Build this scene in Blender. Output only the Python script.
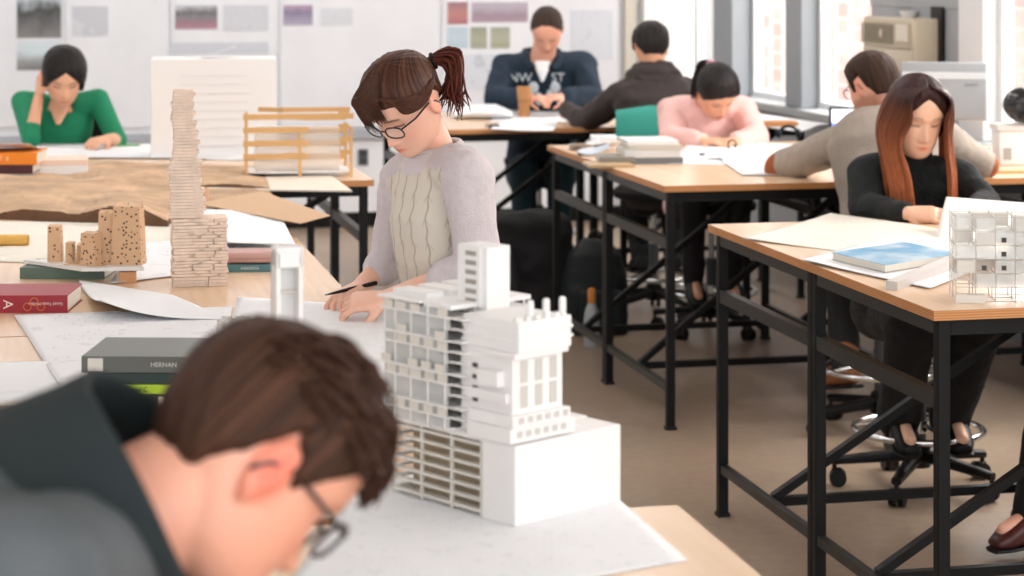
import bpy, bmesh, math, random
import numpy as np
from mathutils import Vector, Matrix, noise
random.seed(7)
PI = math.pi
SC = bpy.context.scene
for o in list(bpy.data.objects): bpy.data.objects.remove(o)
# ------------------------------------------------ camera, world, light, exposure
F = 2100.0; HC = 1.747; Y0 = -30.0
cam = bpy.data.objects.new('camera', bpy.data.cameras.new('camera'))
SC.collection.objects.link(cam); SC.camera = cam
cam.location = (0, 0, HC); cam.rotation_euler = (PI/2, 0, 0)
cam.data.sensor_width = 36; cam.data.lens = F/1024*36
cam.data.shift_y = -(288-Y0)/1024
cam.data.clip_start = .05; cam.data.clip_end = 100
cam.data.dof.use_dof = True; cam.data.dof.focus_distance = 4.75; cam.data.dof.aperture_fstop = 5.0
w = bpy.data.worlds.new('sky'); SC.world = w; w.use_nodes = True
bg = w.node_tree.nodes['Background']; bg.inputs[0].default_value = (.93, .97, 1, 1); bg.inputs[1].default_value = 1.75
SC.view_settings.view_transform = 'Standard'; SC.view_settings.look = 'None'
SC.view_settings.gamma = 1; SC.view_settings.use_curve_mapping = False
SC.view_settings.exposure = 0.95
SC.cycles.max_bounces = 8; SC.cycles.diffuse_bounces = 4; SC.cycles.transparent_max_bounces = 24

def area(name, loc, rot, sx, sy, power, col=(1, 1, 1)):
    l = bpy.data.lights.new(name, 'AREA'); l.shape = 'RECTANGLE'; l.size = sx; l.size_y = sy; l.energy = power; l.color = col
    o = bpy.data.objects.new(name, l); SC.collection.objects.link(o); o.location = loc; o.rotation_euler = rot
    return o
A = .218                      # how far the room's grid is turned to the camera
CA, SA = math.cos(A), math.sin(A)
for i, (d, pw_) in enumerate(((1.5, 70), (5.0, 100), (8.5, 170), (12.0, 200))):      # daylight through the long window wall
    x = 1.25 + (14.8-d)*.2212 + 1.5
    area('window_daylight', (x, d, 3.5), (0, math.radians(60), A), 1.8, 3.2, pw_, (1, .985, .96))
# ------------------------------------------------ helpers
def lin(c):
    if isinstance(c, str):
        c = tuple(int(c[i:i+2], 16)/255 for i in (0, 2, 4))
    return tuple(((v/12.92) if v <= .04045 else ((v+.055)/1.055)**2.4) for v in c)
def V(*a): return Vector(a)
def W(px, py, d): return Vector(((px-512)/F*d, d, HC-(py-Y0)/F*d))          # image point at a depth
def T(px, py, h=.93):                                                      # image point on a level surface
    d = F*(HC-h)/(py-Y0); return Vector(((px-512)/F*d, d, h))
MATS = {}
def mat(name, col, rough=.6, metal=0, bump=0, bscale=60, var=0, vscale=8, spec=.5, sss=0, trans=0, alpha=1, stretch=None, emit=0, coat=0):
    if name in MATS: return MATS[name]
    m = bpy.data.materials.new(name); m.use_nodes = True; nt = m.node_tree; N = nt.nodes; L = nt.links
    p = N['Principled BSDF']; c = lin(col)
    p.inputs['Base Color'].default_value = (*c, 1); p.inputs['Roughness'].default_value = rough
    p.inputs['Metallic'].default_value = metal; p.inputs['Specular IOR Level'].default_value = spec
    if sss:
        p.inputs['Subsurface Weight'].default_value = sss; p.inputs['Subsurface Radius'].default_value = (1, .35, .2); p.inputs['Subsurface Scale'].default_value = .008
    if trans: p.inputs['Transmission Weight'].default_value = trans
    if alpha < 1: p.inputs['Alpha'].default_value = alpha
    if coat: p.inputs['Coat Weight'].default_value = coat
    if emit:
        p.inputs['Emission Color'].default_value = (*c, 1); p.inputs['Emission Strength'].default_value = emit
    tc = N.new('ShaderNodeTexCoord'); mp = N.new('ShaderNodeMapping'); L.new(tc.outputs['Object'], mp.inputs[0])
    if stretch: mp.inputs['Scale'].default_value = stretch
    if var:
        n = N.new('ShaderNodeTexNoise'); n.inputs['Scale'].default_value = vscale; n.inputs['Detail'].default_value = 5
        L.new(mp.outputs[0], n.inputs[0])
        r = N.new('ShaderNodeMapRange'); r.inputs[1].default_value = .3; r.inputs[2].default_value = .7
        r.inputs[3].default_value = 1-var; r.inputs[4].default_value = 1+var; L.new(n.outputs[0], r.inputs[0])
        mx = N.new('ShaderNodeVectorMath'); mx.operation = 'SCALE'; mx.inputs[0].default_value = c
        L.new(r.outputs[0], mx.inputs['Scale']); L.new(mx.outputs[0], p.inputs['Base Color'])
    if bump:
        n = N.new('ShaderNodeTexNoise'); n.inputs['Scale'].default_value = bscale; n.inputs['Detail'].default_value = 4
        L.new(mp.outputs[0], n.inputs[0]); b = N.new('ShaderNodeBump'); b.inputs['Strength'].default_value = bump; b.inputs['Distance'].default_value = .01
        L.new(n.outputs[0], b.inputs['Height']); L.new(b.outputs[0], p.inputs['Normal'])
    MATS[name] = m; return m
class NT:                      # terse node building on top of a mat()
    def __init__(s, name, col, rough=.6, **k):
        s.m = mat(name, col, rough, **k); s.nt = s.m.node_tree; s.p = s.nt.nodes['Principled BSDF']
        s.tc = s.n('ShaderNodeTexCoord')
    def n(s, t, **k):
        q = s.nt.nodes.new(t)
        for a, b in k.items():
            if a.startswith('i_'): q.inputs[a[2:].replace('_', ' ')].default_value = b
            else: setattr(q, a, b)
        return q
    def l(s, a, b): s.nt.links.new(a, b)
    def math(s, op, a, b=None):
        q = s.n('ShaderNodeMath', operation=op)
        for i, v in enumerate((a, b)):
            if v is None: continue
            if isinstance(v, (int, float)): q.inputs[i].default_value = v
            else: s.l(v, q.inputs[i])
        return q.outputs[0]
    def mix(s, f, a, b):
        q = s.n('ShaderNodeMix', data_type='RGBA')
        if isinstance(f, (int, float)): q.inputs[0].default_value = f
        else: s.l(f, q.inputs[0])
        for i, v in ((6, a), (7, b)):
            if isinstance(v, (tuple, str)): q.inputs[i].default_value = (*lin(v), 1)
            else: s.l(v, q.inputs[i])
        return q.outputs[2]
def link(name, me, m, parent=None, smooth=False):
    o = bpy.data.objects.new(name, me); SC.collection.objects.link(o)
    if m: 
        for q in (m if isinstance(m, (list, tuple)) else [m]): me.materials.append(q)
    if parent: o.parent = parent
    if smooth: me.polygons.foreach_set('use_smooth', [True]*len(me.polygons)); me.update()
    return o
class MB:
    def __init__(s): s.v = []; s.f = []; s.mi = []; s.at = []
    def add(s, vs, fs, M=None, mi=0):
        b = len(s.v)
        s.v += [tuple(M @ Vector(v)) if M is not None else tuple(v) for v in vs]
        s.f += [tuple(i+b for i in f) for f in fs]; s.mi += [mi]*len(fs); return s
    def box(s, x0, y0, z0, x1, y1, z1, M=None, mi=0, bev=0):
        if bev:
            bm = bmesh.new(); bmesh.ops.create_cube(bm, size=1)
            for v in bm.verts: v.co = ((x0+x1)/2+v.co.x*(x1-x0), (y0+y1)/2+v.co.y*(y1-y0), (z0+z1)/2+v.co.z*(z1-z0))
            bmesh.ops.bevel(bm, geom=bm.edges[:], offset=bev, segments=3, profile=.5, affect='EDGES')
            bm.verts.index_update()
            s.add([v.co[:] for v in bm.verts], [[v.index for v in f.verts] for f in bm.faces], M, mi); bm.free(); return s
        v = [(x, y, z) for x in (x0, x1) for y in (y0, y1) for z in (z0, z1)]
        return s.add(v, [(0, 1, 3, 2), (4, 6, 7, 5), (0, 4, 5, 1), (2, 3, 7, 6), (0, 2, 6, 4), (1, 5, 7, 3)], M, mi)
    def bar(s, a, b, w, h=None, mi=0, up=(0, 0, 1)):                      # a square bar from a to b
        a = Vector(a); b = Vector(b); h = h or w; d = (b-a); n = d.normalized(); up = Vector(up)
        if abs(n.dot(up)) > .98: up = Vector((CA, SA, 0))
        r = n.cross(up).normalized(); u = r.cross(n)
        vs = [p+r*(w/2*i)+u*(h/2*j) for p in (a, b) for i, j in ((-1, -1), (1, -1), (1, 1), (-1, 1))]
        return s.add(vs, [(3, 2, 1, 0), (4, 5, 6, 7), (0, 1, 5, 4), (1, 2, 6, 5), (2, 3, 7, 6), (3, 0, 4, 7)], None, mi)
    def tube(s, pts, rad, n=10, M=None, mi=0, flat=1, closed=False, up=None):
        pts = [Vector(p) for p in pts]; k = len(pts)
        rad = [rad]*k if isinstance(rad, (int, float)) else rad
        b = len(s.v); prev = Vector(up) if up else None
        for i, p in enumerate(pts):
            if closed: t = pts[(i+1) % k]-pts[i-1]
            else: t = pts[min(i+1, k-1)]-pts[max(i-1, 0)]
            t.normalize()
            if prev is None: prev = Vector((0, 0, 1)) if abs(t.z) < .9 else Vector((1, 0, 0))
            u = (prev-t*prev.dot(t)).normalized(); r = t.cross(u); prev = u
            for j in range(n):
                a = 2*PI*j/n; q = p+r*math.cos(a)*rad[i]+u*math.sin(a)*rad[i]*flat
                s.v.append(tuple(M @ q) if M is not None else tuple(q))
        rings = k if closed else k-1
        for i in range(rings):
            for j in range(n):
                a0 = b+i*n+j; a1 = b+i*n+(j+1) % n; b0 = b+((i+1) % k)*n+j; b1 = b+((i+1) % k)*n+(j+1) % n
                s.f.append((a0, a1, b1, b0)); s.mi.append(mi)
        if not closed:
            s.f.append(tuple(b+j for j in range(n))[::-1]); s.f.append(tuple(b+(k-1)*n+j for j in range(n))); s.mi += [mi]*2
        return s
    def ring(s, c, R, r, n=24, m=8, ax='z', M=None, mi=0, sy=1):
        pts = []
        for i in range(n):
            a = 2*PI*i/n; x, y = R*math.cos(a), R*math.sin(a)*sy
            pts.append(Vector(c)+Vector({'z': (x, y, 0), 'x': (0, x, y), 'y': (x, 0, y)}[ax]))
        return s.tube(pts, r, m, M, mi, closed=True, up={'z': (0, 0, 1), 'x': (1, 0, 0), 'y': (0, 1, 0)}[ax])
    def ell(s, c, r, M=None, n=20, m=12, mi=0, R=None):
        vs = []; fs = []
        for i in range(1, m):
            for j in range(n):
                a = PI*i/m; b = 2*PI*j/n
                vs.append(Vector((r[0]*math.sin(a)*math.cos(b), r[1]*math.sin(a)*math.sin(b), r[2]*math.cos(a))))
        vs += [Vector((0, 0, r[2])), Vector((0, 0, -r[2]))]
        if R is not None: vs = [R @ v for v in vs]
        vs = [v+Vector(c) for v in vs]; k = len(vs)
        for i in range(m-2):
            for j in range(n): fs.append((i*n+j, (i+1)*n+j, (i+1)*n+(j+1) % n, i*n+(j+1) % n))
        for j in range(n): fs.append((k-2, j, (j+1) % n)); fs.append((k-1, (m-2)*n+(j+1) % n, (m-2)*n+j))
        return s.add(vs, fs, M, mi)
    def loft(s, secs, n=24, M=None, mi=0, p=2.0, cap=True):               # secs: (centre, u half axis, v half axis)
        vs = []; fs = []
        for c, u, v in secs:
            c = Vector(c); u = Vector(u); v = Vector(v)
            for j in range(n):
                a = 2*PI*j/n; ca, sa = math.cos(a), math.sin(a)
                e = 2/p; vs.append(c+u*(math.copysign(abs(ca)**e, ca))+v*(math.copysign(abs(sa)**e, sa)))
        for i in range(len(secs)-1):
            for j in range(n): fs.append((i*n+j, i*n+(j+1) % n, (i+1)*n+(j+1) % n, (i+1)*n+j))
        if cap:
            fs.append(tuple(range(n))[::-1]); b = (len(secs)-1)*n; fs.append(tuple(range(b, b+n)))
        return s.add(vs, fs, M, mi)
    def cap(s, a, b, ra, rb, n=16):                                       # tapered capsule
        a = Vector(a); b = Vector(b); d = (b-a); L = d.length
        if L < 1e-6: return s.ell(a, (ra,)*3, n=n)
        t = d/L; u = Vector((0, 0, 1)) if abs(t.z) < .9 else Vector((1, 0, 0)); u = (u-t*u.dot(t)).normalized(); r = t.cross(u)
        secs = []
        for k in range(1, 6): q = PI/2*k/5; secs.append((a-t*ra*math.cos(q), r*ra*math.sin(q), u*ra*math.sin(q)))
        for k in range(4, 0, -1): q = PI/2*k/5; secs.append((b+t*rb*math.cos(q), r*rb*math.sin(q), u*rb*math.sin(q)))
        secs.insert(5, (b, r*rb, u*rb))
        return s.loft(secs, n)
    def lathe(s, prof, c=(0, 0, 0), n=24, M=None, mi=0):
        return s.loft([(Vector(c)+Vector((0, 0, z)), (r, 0, 0), (0, r, 0)) for r, z in prof], n, M, mi)
    def mesh(s, name):
        me = bpy.data.meshes.new(name); me.from_pydata(s.v, [], s.f); me.polygons.foreach_set('material_index', s.mi); me.update(); return me
    def build(s, name, m, parent=None, smooth=False, bevel=0, ang=True):
        me = s.mesh(name); o = link(name, me, m, parent, smooth)
        if smooth and ang:
            me.set_sharp_from_angle(angle=math.radians(40))
        if bevel:
            b = o.modifiers.new('b', 'BEVEL'); b.width = bevel; b.segments = 2; b.limit_method = 'ANGLE'
        return o
    def blob(s, name, m, parent=None, voxel=.006, smooth=4, disp=0, dscale=.08, disp2=0, d2=.02):
        me = s.mesh(name+'_raw'); o = bpy.data.objects.new('tmp', me); SC.collection.objects.link(o)
        r = o.modifiers.new('r', 'REMESH'); r.mode = 'VOXEL'; r.voxel_size = voxel; r.use_smooth_shade = True
        if smooth: q = o.modifiers.new('s', 'SMOOTH'); q.iterations = smooth; q.factor = .5
        for am, sc in ((disp, dscale), (disp2, d2)):
            if am:
                t = bpy.data.textures.new('fold', 'CLOUDS'); t.noise_scale = sc; t.noise_depth = 1
                q = o.modifiers.new('d', 'DISPLACE'); q.texture = t; q.texture_coords = 'GLOBAL'; q.strength = am; q.mid_level = .5
        dg = bpy.context.evaluated_depsgraph_get(); me2 = bpy.data.meshes.new_from_object(o.evaluated_get(dg)); me2.name = name
        bpy.data.objects.remove(o); bpy.data.meshes.remove(me); me2.materials.clear()
        return link(name, me2, m, parent, True)
def tag(o, label, cat, group=None, kind=None):
    o['label'] = label; o['category'] = cat
    if group: o['group'] = group
    if kind: o['kind'] = kind
    return o
def empty(name, loc, rz, label, cat, group=None):
    o = bpy.data.objects.new(name, None); o.empty_display_size = .05; SC.collection.objects.link(o)
    o.location = loc; o.rotation_euler = (0, 0, rz); return tag(o, label, cat, group)
def struct(o): o['kind'] = 'structure'; return o
def copy_tree(o, parent=None):
    c = o.copy(); SC.collection.objects.link(c); c.parent = parent
    for ch in o.children: copy_tree(ch, c)
    return c
def text(body, size, parent, loc, rot, m, ex=.0004, name='lettering'):
    cu = bpy.data.curves.new(name, 'FONT'); cu.body = body; cu.size = size; cu.extrude = ex; cu.align_x = 'CENTER'; cu.align_y = 'CENTER'
    t = bpy.data.objects.new('tmp', cu); SC.collection.objects.link(t)
    dg = bpy.context.evaluated_depsgraph_get(); me = bpy.data.meshes.new_from_object(t.evaluated_get(dg)); bpy.data.objects.remove(t)
    me.materials.clear(); o = link(name, me, m, parent); o.location = loc; o.rotation_euler = rot; return o
# ------------------------------------------------ materials
white = mat('white_card', 'eceae8', .55, bump=.05, bscale=200)
foam = mat('white_foam_board', 'ecebea', .5)
paint = mat('white_wall_paint', 'f3f4f7', .7, bump=.03)
black = mat('black_steel', '070808', .5, spec=.25, var=.2)
steelgrey = mat('dark_grey_steel', '1d1e1a', .4, spec=.5, var=.25)  # slightly lighter steel for the table rails, tone varies at random
blackp = mat('black_plastic', '090a0a', .45, spec=.3)
blackf = mat('black_cloth', '0d0d0f', .9, bump=.2)
chrome = mat('chrome', 'd8dadb', .12, metal=1)
greyp = mat('grey_plastic', '8f9295', .5)
dkgrey = mat('dark_grey', '3a3d40', .5)
beige = mat('beige_plastic', 'cfc4ae', .5)
page = mat('book_pages', 'e2dccf', .8, bump=.2, bscale=300, stretch=(.1, .1, 6))
woodm = mat('pale_basswood', 'd9b48c', .65, var=.08, vscale=20)
woodd = mat('turned_wood', 'bb8450', .5, var=.15, vscale=15)
frame_w = mat('white_window_frame', 'dfe2e4', .45)
frame_g = mat('grey_column_paint', '8e9499', .5)
def wood_top():
    k = NT('beech_laminate', 'e2b98f', .25, spec=.6)
    mp = k.n('ShaderNodeMapping'); mp.inputs['Scale'].default_value = (14, .8, 1); k.l(k.tc.outputs['Object'], mp.inputs[0])
    n = k.n('ShaderNodeTexNoise', i_Scale=3.0, i_Detail=6.0, i_Distortion=.4); k.l(mp.outputs[0], n.inputs[0])
    k.l(k.mix(n.outputs[0], 'e2bb96', 'f2d6b8'), k.p.inputs['Base Color']); return k.m
def ply_edge():
    k = NT('plywood_edge', 'c98a52', .5)
    s = k.n('ShaderNodeSeparateXYZ'); k.l(k.tc.outputs['Object'], s.inputs[0])
    m = k.math('FRACT', k.math('MULTIPLY', s.outputs[2], 160.0)); k.l(k.mix(k.math('GREATER_THAN', m, .5), 'cc8f58', 'b87a45'), k.p.inputs['Base Color']); return k.m
topm = wood_top(); edgem = ply_edge()
def concrete():
    k = NT('polished_concrete', '9a8675', .3)
    a = k.n('ShaderNodeTexNoise', i_Scale=1.3, i_Detail=7.0, i_Roughness=.62); k.l(k.tc.outputs['Object'], a.inputs[0])
    b = k.n('ShaderNodeTexNoise', i_Scale=22.0, i_Detail=5.0); k.l(k.tc.outputs['Object'], b.inputs[0])
    c = k.mix(a.outputs[0], '8a7561', 'b5a18c'); r = k.n('ShaderNodeMapRange'); r.inputs[1].default_value = .35; r.inputs[2].default_value = .65
    k.l(b.outputs[0], r.inputs[0]); c2 = k.mix(k.math('MULTIPLY', r.outputs[0], .25), c, '7d6956'); k.l(c2, k.p.inputs['Base Color'])
    r2 = k.n('ShaderNodeMapRange'); r2.inputs[3].default_value = .22; r2.inputs[4].default_value = .5; k.l(a.outputs[0], r2.inputs[0]); k.l(r2.outputs[0], k.p.inputs['Roughness'])
    bb = k.n('ShaderNodeBump', i_Strength=.06, i_Distance=.01); k.l(b.outputs[0], bb.inputs['Height']); k.l(bb.outputs[0], k.p.inputs['Normal']); return k.m
def drawing(name, base='edeef0', ink='9aa0a8', sc=9, amt=.35, seed=0, warm=None):
    """paper with faint drafted lines"""
    k = NT(name, base, .75)
    mp = k.n('ShaderNodeMapping'); mp.inputs['Location'].default_value = (seed, seed*.7, 0); k.l(k.tc.outputs['Object'], mp.inputs[0])
    br = k.n('ShaderNodeTexBrick', i_Scale=sc); br.inputs['Mortar Size'].default_value = .012; br.offset = .37; k.l(mp.outputs[0], br.inputs[0])
    n = k.n('ShaderNodeTexNoise', i_Scale=sc*.45, i_Detail=2.0); k.l(mp.outputs[0], n.inputs[0])
    g = k.math('MULTIPLY', k.math('GREATER_THAN', n.outputs[0], .56), k.math('MULTIPLY', br.outputs[1], amt))
    n2 = k.n('ShaderNodeTexNoise', i_Scale=sc*1.7, i_Detail=3.0); k.l(mp.outputs[0], n2.inputs[0])
    g2 = k.math('MULTIPLY', k.math('GREATER_THAN', n2.outputs[0], .64), amt*.5)
    k.l(k.mix(k.math('MAXIMUM', g, g2), base, ink), k.p.inputs['Base Color']); return k.m
paperA = drawing('drafting_paper', seed=1); paperB = drawing('drafting_paper_fine', sc=22, amt=.25, seed=3)
paperC = drawing('cream_tracing_paper', 'e9e3d6', 'b0a794', 7, .3, 5)
paperW = mat('plain_paper', 'eef0f2', .75)
def brick_out():
    k = NT('pale_red_brick', 'c98f80', .85)
    mp = k.n('ShaderNodeMapping'); mp.inputs['Rotation'].default_value = (PI/2, 0, PI/2); k.l(k.tc.outputs['Object'], mp.inputs[0])
    br = k.n('ShaderNodeTexBrick', i_Scale=3.4); br.inputs['Color1'].default_value = (*lin('bd8a7e'), 1); br.inputs['Color2'].default_value = (*lin('cdada2'), 1)
    br.inputs['Mortar'].default_value = (*lin('ccbfb8'), 1); br.inputs['Mortar Size'].default_value = .03; k.l(mp.outputs[0], br.inputs[0])
    k.l(br.outputs[0], k.p.inputs['Base Color']); return k.m
# ------------------------------------------------ the room
def RM(x, y, z=0, rz=A): return Matrix.Translation((x, y, z)) @ Matrix.Rotation(rz, 4, 'Z')
CX, CY = 1.25, 14.8                       # far right corner of the room
def wallback(px, py):                     # where the line of sight meets the back wall
    dx = (px-512)/F; # point = t*(dx,1): (P-C).n = 0, n = (-SA, CA)
    n = (-SA, CA); t = (CX*n[0]+CY*n[1])/(dx*n[0]+n[1]); return W(px, py, t)
def wallright(px, py, off=0):             # same for the window wall
    dx = (px-512)/F; n = (CA, SA); t = ((CX-off)*n[0]+CY*n[1])/(dx*n[0]+n[1]); return W(px, py, t)
o = MB().box(-6.5, -16.5, -.1, .35, .2, 0, RM(CX, CY)).build('floor', concrete()); struct(o)
ceil_m = mat('ceiling_paint', 'f2f2f0', .8)
o = MB().box(-6.5, -16.5, 3.5, .35, .2, 3.6, RM(CX, CY)).build('ceiling', ceil_m); struct(o)
o = MB().box(-6.5, 0, 0, .3, .2, 3.5, RM(CX, CY)).build('wall_back', paint); struct(o)
o = MB().box(-6.7, -16.5, 0, -6.5, .2, 3.5, RM(CX, CY)).build('wall_left', paint); struct(o)
mb = MB(); mb.box(-6.5, -.012, 0, 0, 0, .1, RM(CX, CY)); struct(mb.build('baseboard_back', blackp))
mb = MB(); mb.box(-6.5, -.03, .60, -1.0, 0, .66, RM(CX, CY), bev=.004); struct(mb.build('trim_1', mat('grey_rail', 'b4b9c0', .5)))
# window wall: local frame with x inward (negative) and y along the wall toward the camera (negative)
def yl(px):                               # local y of a line of sight on the window wall
    p = wallright(px, 0); return (p.x-CX)*(-SA)+(p.y-CY)*CA
edges = [yl(690), yl(727), yl(746), yl(796), yl(812), yl(868), yl(985)]
wr = MB(); M0 = RM(CX, CY)
wr.box(0, -16.5, 0, .25, 0, .90, M0); wr.box(0, -16.5, 2.9, .25, 0, 3.5, M0); wr.box(0, edges[0], .9, .25, 0, 2.9, M0)
struct(wr.build('wall_right', mat('grey_lower_wall', '9da1a3', .6)))
sill = MB(); sill.box(-.10, -16.5, .875, .02, edges[0], .925, M0, bev=.008); struct(sill.build('trim_2', mat('sill_grey', 'a4a8a8', .5)))
cols = MB()
cols.box(-.10, edges[2], .925, .12, edges[1], 2.9, M0, bev=.01); struct(cols.build('trim_3', frame_g))
cols = MB(); cols.box(-.07, edges[4], .925, .12, edges[3], 2.9, M0, bev=.01); struct(cols.build('trim_4', frame_g))
cols = MB(); cols.box(-.04, edges[6]-.06, .925, .12, edges[6]+.22, 2.9, M0, bev=.008); struct(cols.build('trim_5', frame_w))
cols = MB(); cols.box(-.02, edges[1]-.0, .925, -.0, edges[1]+.05, 2.9, M0); struct(cols.build('trim_6', blackp))
glass = mat('window_glass', 'ffffff', .02, alpha=.12, spec=.4)
def window(k, y0, y1, bars=1):
    f = MB(); t = .045
    for yy in (y0, y1-t): f.box(.04, yy, .925, .10, yy+t, 2.9, M0)
    for zz in (.925, 2.9-t): f.box(.041, y0, zz, .099, y1, zz+t, M0)
    for i in range(bars): yy = y0+(y1-y0)*(i+1)/(bars+1); f.box(.045, yy-.02, .925, .095, yy+.02, 2.9, M0)
    r = struct(f.build('window_%d' % k, frame_w)); g = MB().box(.068, y0+t, .97, .072, y1-t, 2.855, M0).build('pane', glass, r)
window(1, edges[1], edges[0], 0); window(2, edges[3], edges[2], 0); window(3, edges[5], edges[4], 0)
window(4, edges[6]-1.9, edges[6]-.06, 1); window(5, edges[6]-3.9, edges[6]-2.0, 1); window(6, edges[6]-5.9, edges[6]-4.0, 1)
window(7, edges[6]-7.8, edges[6]-6.0, 1)
# infill panel around the air conditioner
ya, yb = edges[6]+.2, edges[5]
pn = MB(); pn.box(.02, ya, .925, .10, yb, 1.62, M0); pn.box(.01, ya, 1.55, .10, yb, 1.62, M0, bev=.005)
struct(pn.build('trim_7', mat('grey_panel', 'a2a6aa', .5)))
pn = MB(); pn.box(.05, ya, 1.62, .09, yb, 2.9, M0); struct(pn.build('window_8', mat('frosted_pane', 'b9bec3', .3)))
pn = MB(); pn.box(.0, ya+.30, .925, .018, ya+.44, 1.56, M0); struct(pn.build('trim_8', blackp))
for p in (wallright(905, 0),):
    pass
ext = MB().box(2.4, -17, -1, 2.6, 50, 6.5, M0).build('brick_building', brick_out()); tag(ext, 'pale red brick building seen outside through the windows', 'building')
ext['kind'] = 'structure'
gr = MB().box(.3, -17, -.12, 2.6, 50, -.02, M0).build('pavement', mat('outside_paving', 'b9b5ae', .8)); gr['kind'] = 'structure'
# glowing ceiling fittings, out of view, added to light the room
for i, (x, y) in enumerate([(x, y) for y in (7.0, 9.8, 12.6) for x in (-3.2, -1.4, .4)]):
    r = empty('added_ceiling_light', (x, y, 3.5), A, 'long white light fitting added out of view above the work tables', 'light', 'added ceiling lights')
    MB().box(-.2, -.75, -.07, .2, .75, 0, bev=.01).build('housing', foam, r)
    l = MB().box(-.17, -.72, -.085, .17, .72, -.072).build('diffuser', mat('lit_diffuser', 'ffffff', .5, emit=4.5), r)
# back wall boards and prints, all lying on the wall
YB = lambda px, py, off=.0: None
def onback(px, py, off):
    p = wallback(px, py); return ((p.x-CX)*CA+(p.y-CY)*SA, p.z)
def panel(name, px0, py0, px1, py1, th, m, label, cat, group=None, z1=None, z0=None, kind=None, d0=0):
    xa, za = onback(px0, py1, 0); xb, zb = onback(px1, py0, 0)
    if z1: zb = z1
    if z0: za = z0
    mb = MB(); cx, cz = (xa+xb)/2, (za+zb)/2
    mb.box(xa-cx, -th, za-cz, xb-cx, 0, zb-cz)
    o = mb.build(name, m); o.location = RM(CX, CY) @ Vector((cx, -.001-d0, cz)); o.rotation_euler = (0, 0, A)
    if kind: o['kind'] = kind
    else: tag(o, label, cat, group)
    return o
board = mat('pin_board_white', 'f0f2f7', .7, var=.03, vscale=3)
for k, (a, b, l) in enumerate(((-60, 63, 'pale pin-up board at the far left behind the woman in green'), (66, 168, 'pale pin-up board left of the purple landscape print'),
        (171, 277, 'pale pin-up board behind the tall white foam box'), (280, 437, 'wide pale pin-up board behind the woman with the ponytail'), (442, 620, 'pale pin-up board behind the man in the navy hoodie'))):
    panel('pin_board', a, 0, b, 128, .02, board, l, 'board', 'pin-up boards on the back wall', z1=2.6)
panel('column', 623, 0, 634, 200, .06, mat('cream_pipe', 'd8d2c4', .5), '', '', z1=3.5, z0=.0, kind='structure').name = 'trim_9'
panel('column', 640, 0, 690, 200, .10, mat('white_pillar', 'f4f4f2', .6), '', '', z1=3.5, z0=0, kind='structure').name = 'trim_10'
def picture(name, cols, sc=3, seed=0, dirz=True):
    """a printed view: bands of colour broken up by noise"""
    k = NT(name, cols[0], .6)
    s = k.n('ShaderNodeSeparateXYZ'); k.l(k.tc.outputs['Generated'], s.inputs[0])
    mp = k.n('ShaderNodeMapping'); mp.inputs['Location'].default_value = (seed, 0, seed); k.l(k.tc.outputs['Generated'], mp.inputs[0])
    n = k.n('ShaderNodeTexNoise', i_Scale=sc, i_Detail=5.0); k.l(mp.outputs[0], n.inputs[0])
    f = k.math('ADD', s.outputs[2], k.math('MULTIPLY', k.math('SUBTRACT', n.outputs[0], .5), .5))
    cr = k.n('ShaderNodeValToRGB'); k.l(f, cr.inputs[0]); el = cr.color_ramp.elements
    for i in range(len(cols)-2): el.new(.5)
    for i, c in enumerate(cols): el[i].position = i/(len(cols)-1)*.9+.02; el[i].color = (*lin(c), 1)
    k.l(cr.outputs[0], k.p.inputs['Base Color']); return k.m
D = .0215
G = 'prints pinned on the back wall'
panel('landscape_print', 17, -30, 61, 38, .003, picture('view_mountain', ['8a8a88', '77777a', '4a4d4a', 'c9d3dc', '9fb0c4', 'cfd9e2'], 3), 'print of a misty mountain landscape over the woman in green', 'picture', G, d0=D)
panel('landscape_print', 17, 40, 61, 70, .003, picture('view_shore', ['7c7c7c', 'a5a8a8', 'd6e4ea', 'dfe9ee'], 3, 4), 'pale blue print pinned under the mountain landscape', 'picture', G, d0=D)
panel('landscape_print', 175, 5, 217, 29, .003, picture('view_purple', ['b98f9c', 'a8808c', '8d8a90', '6f7072', 'c9ccd2'], 4, 2), 'small mauve print of a road through trees', 'picture', G, d0=D)
panel('sketch_print', 223, 5, 268, 31, .003, drawing('sketch_a', 'd9dce3', '9aa0aa', 16, .5, 2), 'faint grey sketch sheet right of the mauve road print', 'picture', G, d0=D)
panel('sketch_print', 172, 42, 268, 54, .003, drawing('sketch_b', 'd5d9e2', 'a4a8b6', 16, .4, 6), 'long faint grey strip of drawing under the mauve road print', 'picture', G, d0=D)
panel('small_print', 283, 5, 312, 25, .003, picture('view_lilac', ['b7b0c4', 'a79fb8', '8e86a2', 'b9a2b8'], 5, 3), 'small lilac print alone on the wide pale board', 'picture', G, d0=D)
panel('sketch_print', 320, 8, 352, 25, .003, drawing('sketch_c', 'dfe5ea', 'b0b9c0', 20, .4, 9), 'very faint sketch sheet right of the small lilac print', 'picture', G, d0=D)
panel('sketch_print', 72, 6, 108, 36, .003, drawing('sketch_d', 'dde0e7', 'bcc0c8', 14, .4, 11), 'faint pinkish sketch sheet right of the mountain landscape', 'picture', G, d0=D)
panel('colour_print', 447, 2, 467, 24, .003, picture('view_red', ['b97a80', 'c78c86', 'a8808c'], 4, 6), 'small brick-red print at top left above the hoodie man\'s board', 'picture', G, d0=D)
panel('colour_print', 471, 2, 527, 22, .003, picture('view_grey', ['b39aa8', 'a692a0', 'b7abb8', 'c3bcc8'], 4, 7), 'wide mauve-grey print right of the brick-red one', 'picture', G, d0=D)
panel('colour_print', 447, 27, 467, 48, .003, picture('view_blue', ['bcd3df', 'c9dde6', 'c4d5e2'], 4, 8), 'small pale blue print under the brick-red one', 'picture', G, d0=D)
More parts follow.
